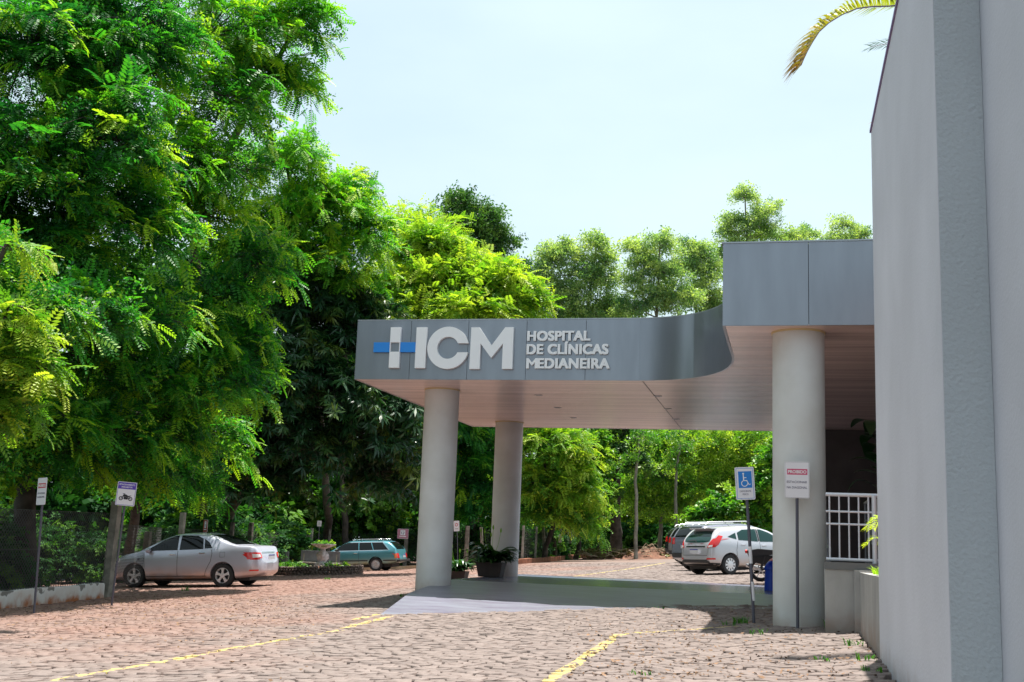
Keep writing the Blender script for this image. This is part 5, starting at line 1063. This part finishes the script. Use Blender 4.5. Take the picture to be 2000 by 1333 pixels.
def d_wheel(root, T, bw, bh):
    frame_line(root, T, bw, bh, bw * .06, bw * .018, M['signblue']); rect(root, T, -bw * .33, bh * .36, bw * .37, bh * .87, M['signblue'], 'blue_square'); up = T @ Matrix.Translation((0, 0, .0016))
    s = bw; mb = MB(); cx, cy = .0, bh * .50; h = .0012
    ring(mb, cx - .02 * s, cy, s * .135, s * .175, 0, h, math.radians(120), math.radians(360), 22, up)
    mb.prism(disc(cx - .065 * s, bh * .795, s * .05, 16), 0, h, up)
    mb.prism([(cx - .09 * s, bh * .755), (cx - .04 * s, bh * .755), (cx - .03 * s, bh * .60), (cx - .085 * s, bh * .60)], 0, h, up)
    mb.prism([(cx - .085 * s, bh * .598), (cx + .13 * s, bh * .598), (cx + .13 * s, bh * .572), (cx - .085 * s, bh * .572)], 0, h, up)
    mb.prism([(cx - .04 * s, bh * .685), (cx + .09 * s, bh * .685), (cx + .09 * s, bh * .66), (cx - .036 * s, bh * .66)], 0, h, up)
    mb.prism([(cx + .085 * s, bh * .571), (cx + .13 * s, bh * .571), (cx + .24 * s, bh * .46), (cx + .20 * s, bh * .445)], 0, h, up)
    mb.prism([(cx + .20 * s, bh * .444), (cx + .24 * s, bh * .459), (cx + .30 * s, bh * .49), (cx + .30 * s, bh * .465)], 0, h, up)
    mb.build('wheelchair_symbol', M['white'], root); txt(root, T, 'DEFICIENTE', .0, bh * .235, bw * .58, bh * .05, M['ink'], .01); txt(root, T, 'FÍSICO', .0, bh * .14, bw * .30, bh * .065, M['ink'], .01)
def d_moto(root, T, bw, bh):
    frame_line(root, T, bw, bh, bw * .03, bw * .02, M['purple']); rect(root, T, -bw * .45, bh * .70, bw * .45, bh * .965, M['purple'], 'purple_band'); up = T @ Matrix.Translation((0, 0, .0016))
    txt(root, up, 'ESTACIONAMENTO', 0, bh * .855, bw * .82, bh * .065, M['white'], .02); txt(root, up, 'PARA MOTOS', 0, bh * .75, bw * .56, bh * .065, M['white'], .02)
    mb = MB(); h = .0012
    for cx in (-.24, .25): ring(mb, cx * bw, bh * .30, bw * .065, bw * .11, 0, h, n=22, T=T); mb.prism(disc(cx * bw, bh * .30, bw * .025, 12), 0, h, T)
    mb.prism([(-.24 * bw, bh * .29), (-.20 * bw, bh * .29), (-.08 * bw, bh * .46), (-.12 * bw, bh * .47)], .0, h, T)
    mb.prism([(-.10 * bw, bh * .27), (.11 * bw, bh * .26), (.14 * bw, bh * .36), (-.11 * bw, bh * .37)], 0, h, T)
    mb.prism([(-.13 * bw, bh * .375), (.16 * bw, bh * .365), (.30 * bw, bh * .45), (.12 * bw, bh * .42), (.02 * bw, bh * .47), (-.12 * bw, bh * .48)], 0, h, T)
    mb.prism([(-.17 * bw, bh * .485), (-.04 * bw, bh * .485), (-.04 * bw, bh * .51), (-.17 * bw, bh * .51)], 0, h, T)
    mb.prism([(.14 * bw, bh * .30), (.24 * bw, bh * .29), (.24 * bw, bh * .32), (.14 * bw, bh * .34)], 0, h, T); mb.build('motorcycle_symbol', M['black'], root)
b = gg(1558, 1228); sign('parking_sign', 'white and pink PROIBIDO sign on a dark pole in front of the wide column', Vector(b), 2.13, .315, .475, .02, (0., 0), draw=d_prohib)
b = gg(1474, 1218); sign('parking_sign', 'blue wheelchair parking sign on a leaning black and white pole', Vector(b), 2.12, .262, .452, .05, (-.135, 0), draw=d_wheel, stripes=True, r=.022)
b = at(218, 1172, 22.2); sign('parking_sign', 'leaning purple-topped motorcycle parking sign beside the silver saloon', Vector(b), 2.26, .36, .46, .45, (.10, 0), draw=d_moto)
b = at(67, 1188, 20.2); sign('parking_sign', 'narrow-looking white sign with a red band in front of the whitewashed wall', Vector(b), 2.27, .30, .48, -.45, (-.09, 0), draw=d_prohib_red)
def d_note(root, T, bw, bh):
    for k, w in enumerate((.5, .6, .4)): rect(root, T, -bw * w / 2, bh * (.62 - k * .2), bw * w / 2, bh * (.68 - k * .2), M['signback'], 'text_row')
def d_stop(root, T, bw, bh):
    mb = MB(); ring(mb, 0, bh * .62, bw * .18, bw * .27, 0, .0012, n=20, T=T); mb.build('red_ring', M['red'], root); rect(root, T, -bw * .3, bh * .2, bw * .3, bh * .26, M['signback'], 'text_row')
def d_icon(mt):
    def f(root, T, bw, bh):
        rect(root, T, -bw * .49, bh * .02, bw * .49, bh * .98, mt, 'field'); up = T @ Matrix.Translation((0, 0, .0016)); rect(root, up, -bw * .22, bh * .36, bw * .22, bh * .88, M['signwhite'], 'white_square'); u2 = up @ Matrix.Translation((0, 0, .0016)); mb = MB()
        for s in (-1, 1): mb.prism([(s * bw * .03, bh * .42), (s * bw * .09, bh * .42), (s * bw * .15, bh * .66), (s * bw * .08, bh * .72)][::s], 0, .0012, u2); mb.prism(disc(s * bw * .085, bh * .79, bw * .045, 12), 0, .0012, u2)
        mb.build('figure_symbol', M['ink'], root); rect(root, up, -bw * .32, bh * .2, bw * .32, bh * .27, M['signwhite'], 'text_row')
    return f
def fsign(px, py, d, bw, bh, turn, label, draw, pole=True, lean=(0, 0)):
    c = Vector(at(px, py, d)); g = float(G(c.x, c.y)); sign('notice_sign', label, Vector((c.x, c.y, g)), c.z - g + bh / 2, bw, bh, turn, lean, draw=draw, pole=pole, r=.015)
fsign(402, 1028, 38.8, .24, .42, -.5, 'rust-red framed notice sign behind the roof of the silver saloon', d_icon(M['rust']))
fsign(787, 1043, 55.0, .54, .46, 0, 'mauve sign with a white emblem square above the estate car', d_icon(M['mauve']), pole=False)
fsign(624, 1023, 50, .20, .24, 0, 'small blank-looking white notice on a thin rod above the urn', d_note)
fsign(898, 1028, 49, .25, .44, .0, 'small white notice with a red ring between the two left columns', d_stop, lean=(-.14, 0))
fsign(1094, 1052, 61.5, .17, .45, -.3, 'tiny white notice on the far fence under the bright tree', d_note, pole=False)

# ================================================================== BENCHES, URN, BED
def bench_thing(label, c, w, rz, mtc='bench'):
    g = float(G(c[0], c[1])); root = tag(empty('park_bench', (c[0], c[1], g), rz), label, 'bench', 'grey concrete benches')
    MB().box((-w / 2, .19, .50), (w / 2, .25, .92)).build('backrest', M[mtc], root, bevel=.008); MB().box((-w / 2 - .03, -.26, .40), (w / 2 + .03, .17, .455)).build('seat', M['concrete'], root, bevel=.008)
    for s in (-1, 1): MB().box((s * w * .36 - .05, -.2, -.1), (s * w * .36 + .05, .14, .399)).build('leg', M['concrete'], root, bevel=.006); MB().box((s * w * .42 - .025, .171, .2), (s * w * .42 + .025, .189, .8)).build('back_support', M['concrete'], root)
    return root
bc = gp(622, 47.6); bench_thing('grey bench with a solid panel backrest in front of the teal estate car', bc, 1.62, .23)
bc = gp(536, 47.6); bench_thing('grey bench mostly hidden behind the tail of the silver saloon', bc, 1.0, .23)
u = gp(628, 46.0); ur = tag(empty('garden_urn', (u.x, u.y, u.z)), 'white carved stone urn on a pedestal with plants in the round bed', 'urn')
mb = MB(); prof = [(.0, -.1), (.27, -.1), (.27, .14), (.23, .16), (.26, .24), (.27, .38), (.22, .46), (.15, .50), (.17, .54), (.21, .62), (.22, .76), (.17, .86), (.11, .90), (.10, .98)]
n = 28; V = []
for i, (r, z) in enumerate(prof):
    for k in range(n):
        a = 2 * PI * k / n; cv = .13 * math.sin(4 * a + i * 1.3) + .10 * math.sin(7 * a - i * .9) if .2 < z < .85 else 0
        V.append((r * (1 + cv) * math.cos(a), r * (1 + cv) * math.sin(a), z))
mb.add(V, [(i * n + k, i * n + (k + 1) % n, (i + 1) * n + (k + 1) % n, (i + 1) * n + k) for i in range(len(prof) - 1) for k in range(n)]); mb.build('pedestal', M['stoneurn'], ur, smooth=1.)
mb = MB().lathe([(.08, .98), (.14, 1.0), (.30, 1.06), (.46, 1.13), (.50, 1.15), (.505, 1.19), (.46, 1.19), (.44, 1.15), (.0, 1.12)], 40, cap=False); mb.build('bowl', M['stoneurn'], ur, smooth=.6)
rng = np.random.default_rng(8)
V, F, T, W = crown(81, [(np.array([0, 0, 1.2]), np.array([.42, .42, .13]))], 'broad', LF['mixed'], 0, 0, 0) if False else crown(81, [(np.array([0, 0, 1.2]), np.array([.42, .42, .13]))], 'broad', 26, .22, 6, .14, tintc=.5, low=-.1)
npmesh('bedding_plants', V, F, LF['mixed'], ur, T)
# ring bed of rubble stones: each stone modelled in the wall's own mesh
cb = Vector(gp(622, 43.5)); bed = tag(empty('round_bed', (cb.x, cb.y, float(G(cb.x, cb.y)))), 'low round planting bed edged with dark rubble stones', 'planter')
rb = random.Random(6); mb = MB(); R_ = 1.62
def rock(mb, c, r, rb, n=6):
    T = Matrix.Translation(c) @ Matrix.Rotation(rb.uniform(0, 6), 4, 'Z') @ Matrix.Rotation(rb.uniform(-.5, .5), 4, 'X') @ Matrix.Diagonal((rb.uniform(.8, 1.25), rb.uniform(.7, 1.1), rb.uniform(.6, .95), 1)); mb.lathe([(0, -r), (r * .75, -r * .7), (r, -.1 * r), (r * .85, r * .5), (r * .3, r * .9), (0, r * .95)], n, T=T, cap=False)
zc = lambda x, y: float(G(cb.x + x, cb.y + y) - G(cb.x, cb.y))
for row in range(4):
    for k in range(74):
        a = 2 * PI * (k + .5 * (row % 2)) / 74; x, y = R_ * math.cos(a), R_ * math.sin(a); rock(mb, (x, y, zc(x, y) + .03 + row * .085), .075 * rb.uniform(.8, 1.15), rb)
mb.build('stone_edging', mat('rubble', (.15, .105, .085), .9, var=.7, vs=11, bump=.6, bs=20), bed)
mb = MB(); V = [(1.56 * math.cos(2 * PI * k / 36), 1.56 * math.sin(2 * PI * k / 36)) for k in range(36)]; mb.add([(x, y, zc(x, y) + .27) for x, y in V] + [(0, 0, .31)], [(k, (k + 1) % 36, 36) for k in range(36)]); mb.build('soil', soil, bed)
V, F, T, W = crown(82, [(np.array([x, y, .33]), np.array([.3, .3, .12])) for x, y in ((-.9, -.6), (-.2, -1.1), (.7, -.8), (1.1, -.2), (-1.2, .1))], 'broad', 18, .25, 5, .16, tintc=.4, low=0); npmesh('bed_plants', V, F, LF['mixed'], bed, T)

# ================================================================== POTS AND PLANTS
def strap_leaf(mb, base, az, L_, w, rise, droop, n=7, fold=.15):
    d = Vector((math.cos(az), math.sin(az), 0)); s = Vector((-d.y, d.x, 0)); V = []
    for i in range(n + 1):
        t = i / n; p = Vector(base) + d * L_ * t * (1 - .25 * droop * t) + Vector((0, 0, rise * L_ * (t - droop * t * t))); ww = w * math.sin(PI * min(.98, .12 + .86 * t)) ** .8
        V += [p - s * ww / 2 + Vector((0, 0, fold * ww)), p, p + s * ww / 2 + Vector((0, 0, fold * ww))]
    F = []
    for i in range(n): a = i * 3; F += [(a, a + 1, a + 4, a + 3), (a + 1, a + 2, a + 5, a + 4)]
    mb.add(V, F)
def leafy(name, mb, mt, parent, seed=1, lo=.2, hi=.7):
    o = mb.build(name, mt, parent, smooth=1.2); n = len(o.data.polygons); a = o.data.attributes.new('tint', 'FLOAT', 'FACE'); r = np.random.default_rng(seed); g = np.repeat(r.uniform(lo, hi, n // 14 + 1), 14)[:n]; a.data.foreach_set('value', g.astype(np.float32)); return o
def pot_plant(label, loc, s, nleaf, seed, flowers=True, group='potted plants by the columns'):
    root = tag(empty('potted_plant', loc), label, 'potted plant', group); rb = random.Random(seed)
    mb = MB(); V = []
    for z, h in ((0, .27), (.36, .34)):
        V += [(-h * s, -h * s * .8, z * s), (h * s, -h * s * .8, z * s), (h * s, h * s * .8, z * s), (-h * s, h * s * .8, z * s)]
    mb.add(V, [(3, 2, 1, 0), (0, 1, 5, 4), (1, 2, 6, 5), (2, 3, 7, 6), (3, 0, 4, 7), (4, 5, 6, 7)]).build('pot', M['potbrown'], root, bevel=.012)
    mb = MB()
    for k in range(nleaf):
        a = rb.uniform(0, 2 * PI); L_ = s * rb.uniform(.55, .95); strap_leaf(mb, (rb.uniform(-.12, .12) * s, rb.uniform(-.1, .1) * s, .34 * s), a, L_, .13 * s * rb.uniform(.8, 1.3), rb.uniform(.35, 1.5), rb.uniform(.6, 1.05))
    leafy('leaves', mb, LF['potleaf'], root, seed)
    if flowers:
        mb = MB()
        for k in range(5):
            a = rb.uniform(0, 2 * PI); x, y, z = s * .3 * math.cos(a), s * .2 * math.sin(a), s * rb.uniform(.95, 1.2); mb.tube([(0, 0, .4 * s), (x * .7, y * .7, z * .7), (x, y, z)], .005, 5); mb.lathe([(0, -.02), (.022, .03), (.018, .08), (0, .12)], 8, c=(x, y, z), cap=False)
        mb.build('flower', LF['arecal'], root)
    return root
pb = at(968, 1125, 28.6); pot_plant('lush dark potted lily in a brown pot in front of the back column', (-6.72, 26.9, PZ + .002), .95, 150, 5)
p2 = gp(893, 32.5); pot_plant('potted lily half hidden behind the outer front column', (p2.x, p2.y, p2.z), .85, 90, 6)
# big-leaved plant against the wall in the entrance shade
bp_ = tag(empty('big_leaf_plant', (1.44, 18.6, .862)), 'dark big-leaved plant in the shade behind the white railing', 'plant'); mb = MB(); rb = random.Random(4)
for k in range(16):
    a = rb.uniform(0, 6.28); z = rb.uniform(1.1, 2.25); strap_leaf(mb, (.05 * math.cos(a), .05 * math.sin(a), z), a, rb.uniform(.42, .62), .27, rb.uniform(.2, .9), rb.uniform(.9, 1.4), fold=.05)
leafy('leaves', mb, LF['potleaf'], bp_, 3, 0, .35); MB().tube([(0, 0, 0), (.03, 0, 1.2), (0, .02, 2.3)], [.03, .025, .01], 8).build('stem', M['bark'], bp_); MB().lathe([(.16, 0), (.22, .34), (.2, .34), (.0, .3)], 24, cap=False).build('pot', M['potbrown'], bp_)
# palms: pinnate fronds
def frond(mb, pts, L_, w, n=46, hang=.5, vee=.5, rb=None, start=.08):
    P = [Vector(p) for p in pts]
    def ev(t):
        x = t * (len(P) - 1); i = min(int(x), len(P) - 2); u = x - i; p0, p1, p2, p3 = P[max(i - 1, 0)], P[i], P[i + 1], P[min(i + 2, len(P) - 1)]
        return .5 * ((2 * p1) + (-p0 + p2) * u + (2 * p0 - 5 * p1 + 4 * p2 - p3) * u * u + (-p0 + 3 * p1 - 3 * p2 + p3) * u ** 3)
    for k in range(n):
        t = start + (1 - start) * k / n; p = ev(t); d = (ev(min(1, t + .02)) - ev(max(0, t - .02))).normalized(); s = d.cross(Vector((0, 0, 1))); s = s.normalized() if s.length > .05 else Vector((0, 1, 0)); up = s.cross(d)
        l = L_ * math.sin(PI * (.15 + .62 * t)) ** .7 * (1.05 - .3 * t)
        for sg in (-1, 1):
            o = (s * sg * rb.uniform(.65, .95) + up * vee * rb.uniform(.5, 1.2) + d * rb.uniform(.55, .9)).normalized(); a = p + o * l * .5 - Vector((0, 0, hang * l * .12)); b = p + o * l * .92 - Vector((0, 0, hang * l * .5)); ww = d * w / 2
            mb.add([p - ww * .6, p + ww * .6, a + ww, a - ww, b], [(0, 1, 2, 3), (3, 2, 4)])
    return [ev(t / 16) for t in range(17)]
def frondobj(name, parent, pts, L_, w, n, mt, seed, hang=.5, vee=.5, lo=.3, hi=.9, r=.012):
    rb = random.Random(seed); mb = MB(); c = frond(mb, pts, L_, w, n, hang, vee, rb); o = mb.build(name, mt, parent); q = len(o.data.polygons); a = o.data.attributes.new('tint', 'FLOAT', 'FACE'); a.data.foreach_set('value', (np.linspace(lo, hi, q) + np.random.default_rng(seed).normal(0, .08, q)).clip(0, 1).astype(np.float32))
    st_ = MB().tube(c, [r * (1 - .8 * k / 16) for k in range(17)], 6).build('stalk', mat('stalk_' + str(seed), (.16, .13, .22), .5), o); return o
palm = tag(empty('palm_tree', (2.3, 13.4, .75)), 'palm whose arching yellow-green frond hangs over the top of the grey wall', 'palm tree')
def pr(p): return (p[0] - 2.3, p[1] - 13.4, p[2] - .75)
MB().tube([pr((2.3, 13.4, .7)), pr((2.33, 13.4, 3.5)), pr((2.3, 13.42, 7.0))], [.13, .10, .085], 14).build('trunk', M['barkpale'], palm, smooth=1.)
tipc = [at(1905, 60, 14.2), at(1820, 10, 14.0), at(1740, 12, 13.8), at(1670, 18, 13.6), at(1610, 52, 13.45), at(1580, 95, 13.35), at(1565, 128, 13.3)]
frondobj('frond', palm, [pr((2.3, 13.4, 7.05))] + [pr(p) for p in tipc], .46, .03, 150, LF['palmleaf'], 91, hang=.8, vee=.8, lo=.0, hi=.9, r=.017)
t2 = [at(1860, 150, 15.5), at(1800, 90, 15.8), at(1752, 84, 16.0), at(1700, 92, 16.1)]
frondobj('frond', palm, [pr((2.3, 13.4, 7.0))] + [pr(p) for p in t2], .36, .018, 40, LF['potleaf'], 92, hang=.3, vee=.2, lo=.2, hi=.4, r=.014)
for k in range(7):
    a = -.9 + k * .75; L1 = 2.0; frondobj('frond', palm, [(0, 0, 6.3)] + [(L1 * t * math.cos(a), L1 * t * math.sin(a) , 6.3 + 1.1 * t - 1.5 * t * t) for t in (.25, .5, .75, 1.)], .4, .018, 44, LF['palmleaf'], 93 + k) if a > -.6 and a < 2.2 else None
ap = tag(empty('areca_palm', (1.2, 13.0, .78)), 'small yellow-green areca palm in the planter beside the railing', 'palm'); rb = random.Random(12)
for k in range(13):
    a = rb.uniform(1.4, 4.6) if k < 9 else rb.uniform(0, 6.28); L1 = rb.uniform(.22, .42); h1 = rb.uniform(.42, .75)
    frondobj('frond', ap, [(0, 0, 0), (.06 * math.cos(a), .06 * math.sin(a), h1 * .55), (L1 * .6 * math.cos(a), L1 * .6 * math.sin(a), h1), (L1 * math.cos(a), L1 * math.sin(a), h1 * .82)], .16, .013, 22, LF['arecal'], 120 + k, hang=.5, vee=.35, r=.007)
# grass tufts and weeds in the joints
def tuft(label, p, n, h, seed, mt='arecal', spread=.6, name='grass_tuft', group='weeds growing in the paving joints', base=None):
    rb = random.Random(seed); z = float(G(p[0], p[1])) if base is None else base; root = MB()
    for k in range(n):
        a = rb.uniform(0, 6.28); L_ = h * rb.uniform(.5, 1.1); x, y = rb.uniform(-1, 1) * .05 * spread * 2, rb.uniform(-1, 1) * .05 * spread * 2; e = L_ * spread * rb.uniform(.3, 1); w = .006 * rb.uniform(.8, 1.8)
        d = Vector((math.cos(a), math.sin(a), 0)); s = Vector((-d.y, d.x, 0)) * w; q = Vector((x, y, 0)); m1 = q + d * e * .35 + Vector((0, 0, L_ * .65)); m2 = q + d * e + Vector((0, 0, L_ * .8)); root.add([q - s, q + s, m1 + s * .8, m1 - s * .8, m2], [(0, 1, 2, 3), (3, 2, 4)])
    o = root.build(name, LF[mt]); o.location = (p[0], p[1], z); c = len(o.data.polygons); a_ = o.data.attributes.new('tint', 'FLOAT', 'FACE'); a_.data.foreach_set('value', np.random.default_rng(seed).uniform(.0, .5, c).astype(np.float32)); return tag(o, label, 'weed', group)
WD = [((1447, 1219), 40, .13, 'bright grass tuft left of the foot of the disabled sign pole'), ((1427, 1222), 18, .08, 'tiny grass tuft further left of the disabled sign pole'), ((1625, 1228), 44, .15, 'grass tuft at the right foot of the wide column'), ((1481, 1240), 16, .10, 'small sprout in the shade between the two sign poles'), ((1680, 1226), 34, .20, 'tall weed against the corner of the planter wall'),
      ((1668, 1262), 20, .10, 'small weed in the sunlit joints before the planter wall'), ((1690, 1290), 20, .08, 'low weed at the base of the planter wall near the frame bottom'), ((1702, 1313), 16, .08, 'dark weed at the foot of the planter wall, nearest the camera'), ((1610, 1291), 10, .05, 'single sprout in the sunlit paving right of the yellow line'), ((1253, 1317), 12, .05, 'small sprout near the bottom edge right of the yellow line'),
      ((790, 1166), 16, .10, 'tiny weed left of the outer front column'), ((1290, 1189), 10, .06, 'sprout at the front edge of the ramp'), ((362, 1155), 26, .16, 'yellowish tuft on the soil in front of the silver saloon'), ((640, 1133), 30, .10, 'thin grass patch in front of the round stone bed')]
for i, (pp_, n_, h_, lab) in enumerate(WD): tuft(lab, gg(*pp_), n_, h_, 200 + i, mt='mixed', spread=1.0 if n_ < 30 else .9)
mb = MB()
for k in range(7): tuft('grass growing on the planter top beside the areca palm, clump %d' % k, (0, 0), 1, .1, 1) if False else None
for k, (x, y) in enumerate(((1.05, 12.7), (1.12, 13.2), (1.08, 13.7), (1.05, 12.3))): tuft(['bright grass clump in the planter under the areca palm', 'grass clump in the planter beside the areca stems', 'grass clump at the far end of the planter top', 'grass clump on the planter top nearest the grey wall'][k], (x, y), 70, .17, 300 + k, spread=.9, base=.77, group='grass clumps on the planter')
# leaf litter and small stones over the red soil, nobody could count it
rng = np.random.default_rng(77); n = 2600; px = np.r_[rng.uniform(0, 620, 1700), rng.uniform(1100, 1720, 900)]; py = np.r_[1165 + rng.gamma(1.4, 22, 1700), rng.uniform(1195, 1330, 900)]
V = []; 
for a, b in zip(px, py):
    p = gg(a, min(b, 1333)); 
    if p[1] < 8 or (p[0] < -14.3): continue
    r = rng.uniform(.012, .034); an = rng.uniform(0, 6.28); c, s = math.cos(an) * r, math.sin(an) * r; tl = rng.uniform(-.012, .012, 4); V += [(p[0] + c, p[1] + s, p[2] + .016 + tl[0]), (p[0] - s * .45, p[1] + c * .45, p[2] + .016 + tl[1]), (p[0] - c, p[1] - s, p[2] + .016 + tl[2]), (p[0] + s * .45, p[1] - c * .45, p[2] + .016 + tl[3])]
V = np.array(V); tag(npmesh('leaf_litter', V, np.arange(len(V)).reshape(-1, 4), M['dry']), 'dry fallen leaves scattered over the paving', 'leaf litter', kind='stuff')
# crumpled paper by the column
p = gg(1640, 1229); mb = MB(); rb = random.Random(2); mb.lathe([(0, 0), (.06, .005), (.07, .02), (.03, .045), (0, .05)], 9, cap=False); mb.v = [(x + rb.uniform(-.012, .012), y + rb.uniform(-.012, .012), z + rb.uniform(-.004, .008)) for x, y, z in mb.v]
o = mb.build('paper_scrap', M['paper']); o.location = p; tag(o, 'crumpled white scrap of paper lying between column and planter wall', 'litter')
# debris heap of red soil and cut branches
dz = Vector(gp(1262, 64)); xs_, ys_ = np.linspace(-3.6, 3.4, 46), np.linspace(-1.6, 1.8, 26); X, Y = np.meshgrid(xs_, ys_); rg2 = np.random.default_rng(3)
Z = .6 * np.exp(-((X - .1) / 1.5) ** 2 - (Y / .9) ** 2) + .45 * np.exp(-((X - 2.2) / 1.2) ** 2 - (Y / .9) ** 2) + .28 * np.exp(-((X + 2.2) / 1.1) ** 2 - (Y / .8) ** 2); Z += rg2.normal(0, .05, Z.shape) * (Z > .05) - .07
Vd = np.c_[X.ravel(), Y.ravel(), (Z + G(X + dz.x, Y + dz.y) - dz.z).ravel()]; i, j = np.meshgrid(np.arange(45), np.arange(25)); a = (j * 46 + i).ravel()
heap = tag(empty('debris_heap', (dz.x, dz.y, dz.z)), 'heap of red soil and dry cut branches at the far edge of the yard', 'debris heap'); npmesh('soil_mound', Vd, np.c_[a, a + 1, a + 47, a + 46], mat('heapsoil', (.17, .08, .05), .95, var=.6, vs=2.5, bump=.8, bs=6), heap)
mb = MB(); rb = random.Random(9)
for k in range(70):
    x = rb.uniform(-3, 3); y = rb.uniform(-1, .5); z = .6 * math.exp(-((x - .1) / 1.5) ** 2 - (y / .9) ** 2) + .3 * math.exp(-((x - 2.2) / 1.2) ** 2); an = rb.uniform(-.6, .6) + (PI if rb.random() < .5 else 0); L_ = rb.uniform(.5, 1.7)
    mb.tube([(x, y, z), (x + math.cos(an) * L_ * .5, y + math.sin(an) * L_ * .5, z + rb.uniform(0, .25)), (x + math.cos(an) * L_, y + math.sin(an) * L_, max(.05, z + rb.uniform(-.4, .1)))], [.03, .022, .008], 5)
mb.build('cut_branches', mat('drywood', (.34, .25, .17), .9, var=.5, vs=3), heap)
V, F, T, W = crown(83, [(np.array([x, -.2, .25]), np.array([.5, .5, .3])) for x in (-3, -2.2, -1.4, 1.2, 2.6, 3.2)], 'broad', 4, .5, 8, .3, tintc=.35, low=0); npmesh('dry_leaves', V, F, leafmat('dryleaf', (.12, .12, .04), (.24, .15, .07), (.2, .3, .06), .25), heap, T)

# ================================================================== BINS AND MOTORCYCLE
def wbin(label, p, mtc, h, r0, r1, lid):
    z = PZ + .002; root = tag(empty('litter_bin', (p[0], p[1], z)), label, 'bin')
    MB().lathe([(r0, 0), (r1, h), (r1 + .012, h + .005), (r1 + .012, h + .03), (r1 - .01, h + .03), (r0 - .015, .02), (0, .02)], 32, cap=False).build('body', mtc, root, smooth=.6)
    MB().lathe([(r1 + .02, h + .032), (r1 + .02, h + .06), (r1 * .9, h + .13), (r1 * .45, h + .2), (0, h + .22)], 32, cap=False).build('lid', lid, root, smooth=.6); return root
wbin('blue plastic litter bin peeking out left of the wide column', at(1506, 1150, 25.0), M['binblue'], .42, .145, .13, M['binblue'])
wbin('red plastic litter bin with a black rim beside the blue bin', at(1521, 1140, 26.3), M['binred'], .52, .20, .23, M['binred'])
mp0 = gp(1487, 29.9); mh = .15
moto = tag(empty('motorcycle', mtx=pose((mp0.x, mp0.y), mh)), 'black motorcycle whose rear wheel shows beside the wide column', 'motorcycle')
def mwheel(x):
    t = MB(); T = Matrix.Translation((x, 0, .30)) @ Matrix.Rotation(PI / 2, 4, 'X'); t.lathe([(.215, -.035), (.25, -.055), (.29, -.04), (.302, 0), (.29, .04), (.25, .055), (.215, .035)], 36, T=T, cap=False); o = t.build('wheel', M['rubber'], moto, smooth=.8)
    r = MB(); r.lathe([(.216, -.03), (.2, -.025), (.2, .025), (.216, .03)], 36, T=T, cap=False); r.lathe([(.05, -.05), (.05, .05)], 16, T=T)
    for k in range(6): r.prism([(.03, -.016), (.205, -.011), (.205, .011), (.03, .016)], -.012, .012, T @ Matrix.Rotation(k * PI / 3, 4, 'Z'))
    q = r.build('rim', M['alloy'], o, smooth=.6)
mwheel(0); mwheel(1.27)
MB().prism([(-.30, .66), (-.34, .80), (-.05, .84), (.35, .80), (.52, .82), (.50, .70), (.2, .66), (.0, .60)], -.10, .10, Matrix(((1, 0, 0, 0), (0, 0, 1, 0), (0, 1, 0, 0), (0, 0, 0, 1)))).build('seat', M['plastic'], moto, bevel=.025)
MB().prism([(.50, .70), (.52, .88), (.72, .96), (.92, .90), (.95, .74), (.7, .64)], -.12, .12, Matrix(((1, 0, 0, 0), (0, 0, 1, 0), (0, 1, 0, 0), (0, 0, 0, 1)))).build('tank', M['black'], moto, bevel=.03)
MB().prism([(.40, .30), (.42, .58), (.85, .62), (.92, .34), (.7, .22)], -.13, .13, Matrix(((1, 0, 0, 0), (0, 0, 1, 0), (0, 1, 0, 0), (0, 0, 0, 1)))).build('engine', M['chrome'], moto, bevel=.02)
MB().prism([(-.22, .50), (-.30, .66), (.2, .66), (.48, .66), (.40, .45), (.1, .42)], -.115, .115, Matrix(((1, 0, 0, 0), (0, 0, 1, 0), (0, 1, 0, 0), (0, 0, 0, 1)))).build('side_panel', M['black'], moto, bevel=.03)
f = MB(); f.tube([(0, .09, .30), (.45, .09, .34), (.55, .05, .62), (.95, 0, .80)], .022, 8).tube([(0, -.09, .30), (.45, -.09, .34), (.55, -.05, .62), (.95, 0, .80)], .022, 8).tube([(0, .1, .30), (.12, .1, .66)], .02, 8).tube([(0, -.1, .30), (.12, -.1, .66)], .02, 8); f.build('frame', M['plastic'], moto, smooth=1.)
f = MB(); f.tube([(1.27, .08, .30), (1.0, .08, .98)], .02, 8).tube([(1.27, -.08, .30), (1.0, -.08, .98)], .02, 8).tube([(.92, -.34, 1.08), (1.0, -.1, 1.02), (1.0, .1, 1.02), (.92, .34, 1.08)], .014, 8); f.build('fork_and_handlebar', M['plastic'], moto, smooth=1.)
f = MB(); ring(f, 0, .30, .315, .33, -.06, .06, math.radians(40), math.radians(165), 16, Matrix(((1, 0, 0, 0), (0, 0, 1, 0), (0, 1, 0, 0), (0, 0, 0, 1)))); f.build('mudguard', M['plastic'], moto)
MB().lathe([(0, -.03), (.045, -.02), (.05, .03), (0, .05)], 14, T=Matrix.Translation((-.36, 0, .77)) @ Matrix.Rotation(PI / 2, 4, 'Y'), cap=False).build('tail_lamp', M['lamp_red'], moto); MB().tube([(.3, .15, .32), (-.15, .15, .36), (-.35, .15, .42)], [.035, .05, .045], 12).build('exhaust', M['chrome'], moto, smooth=1.)
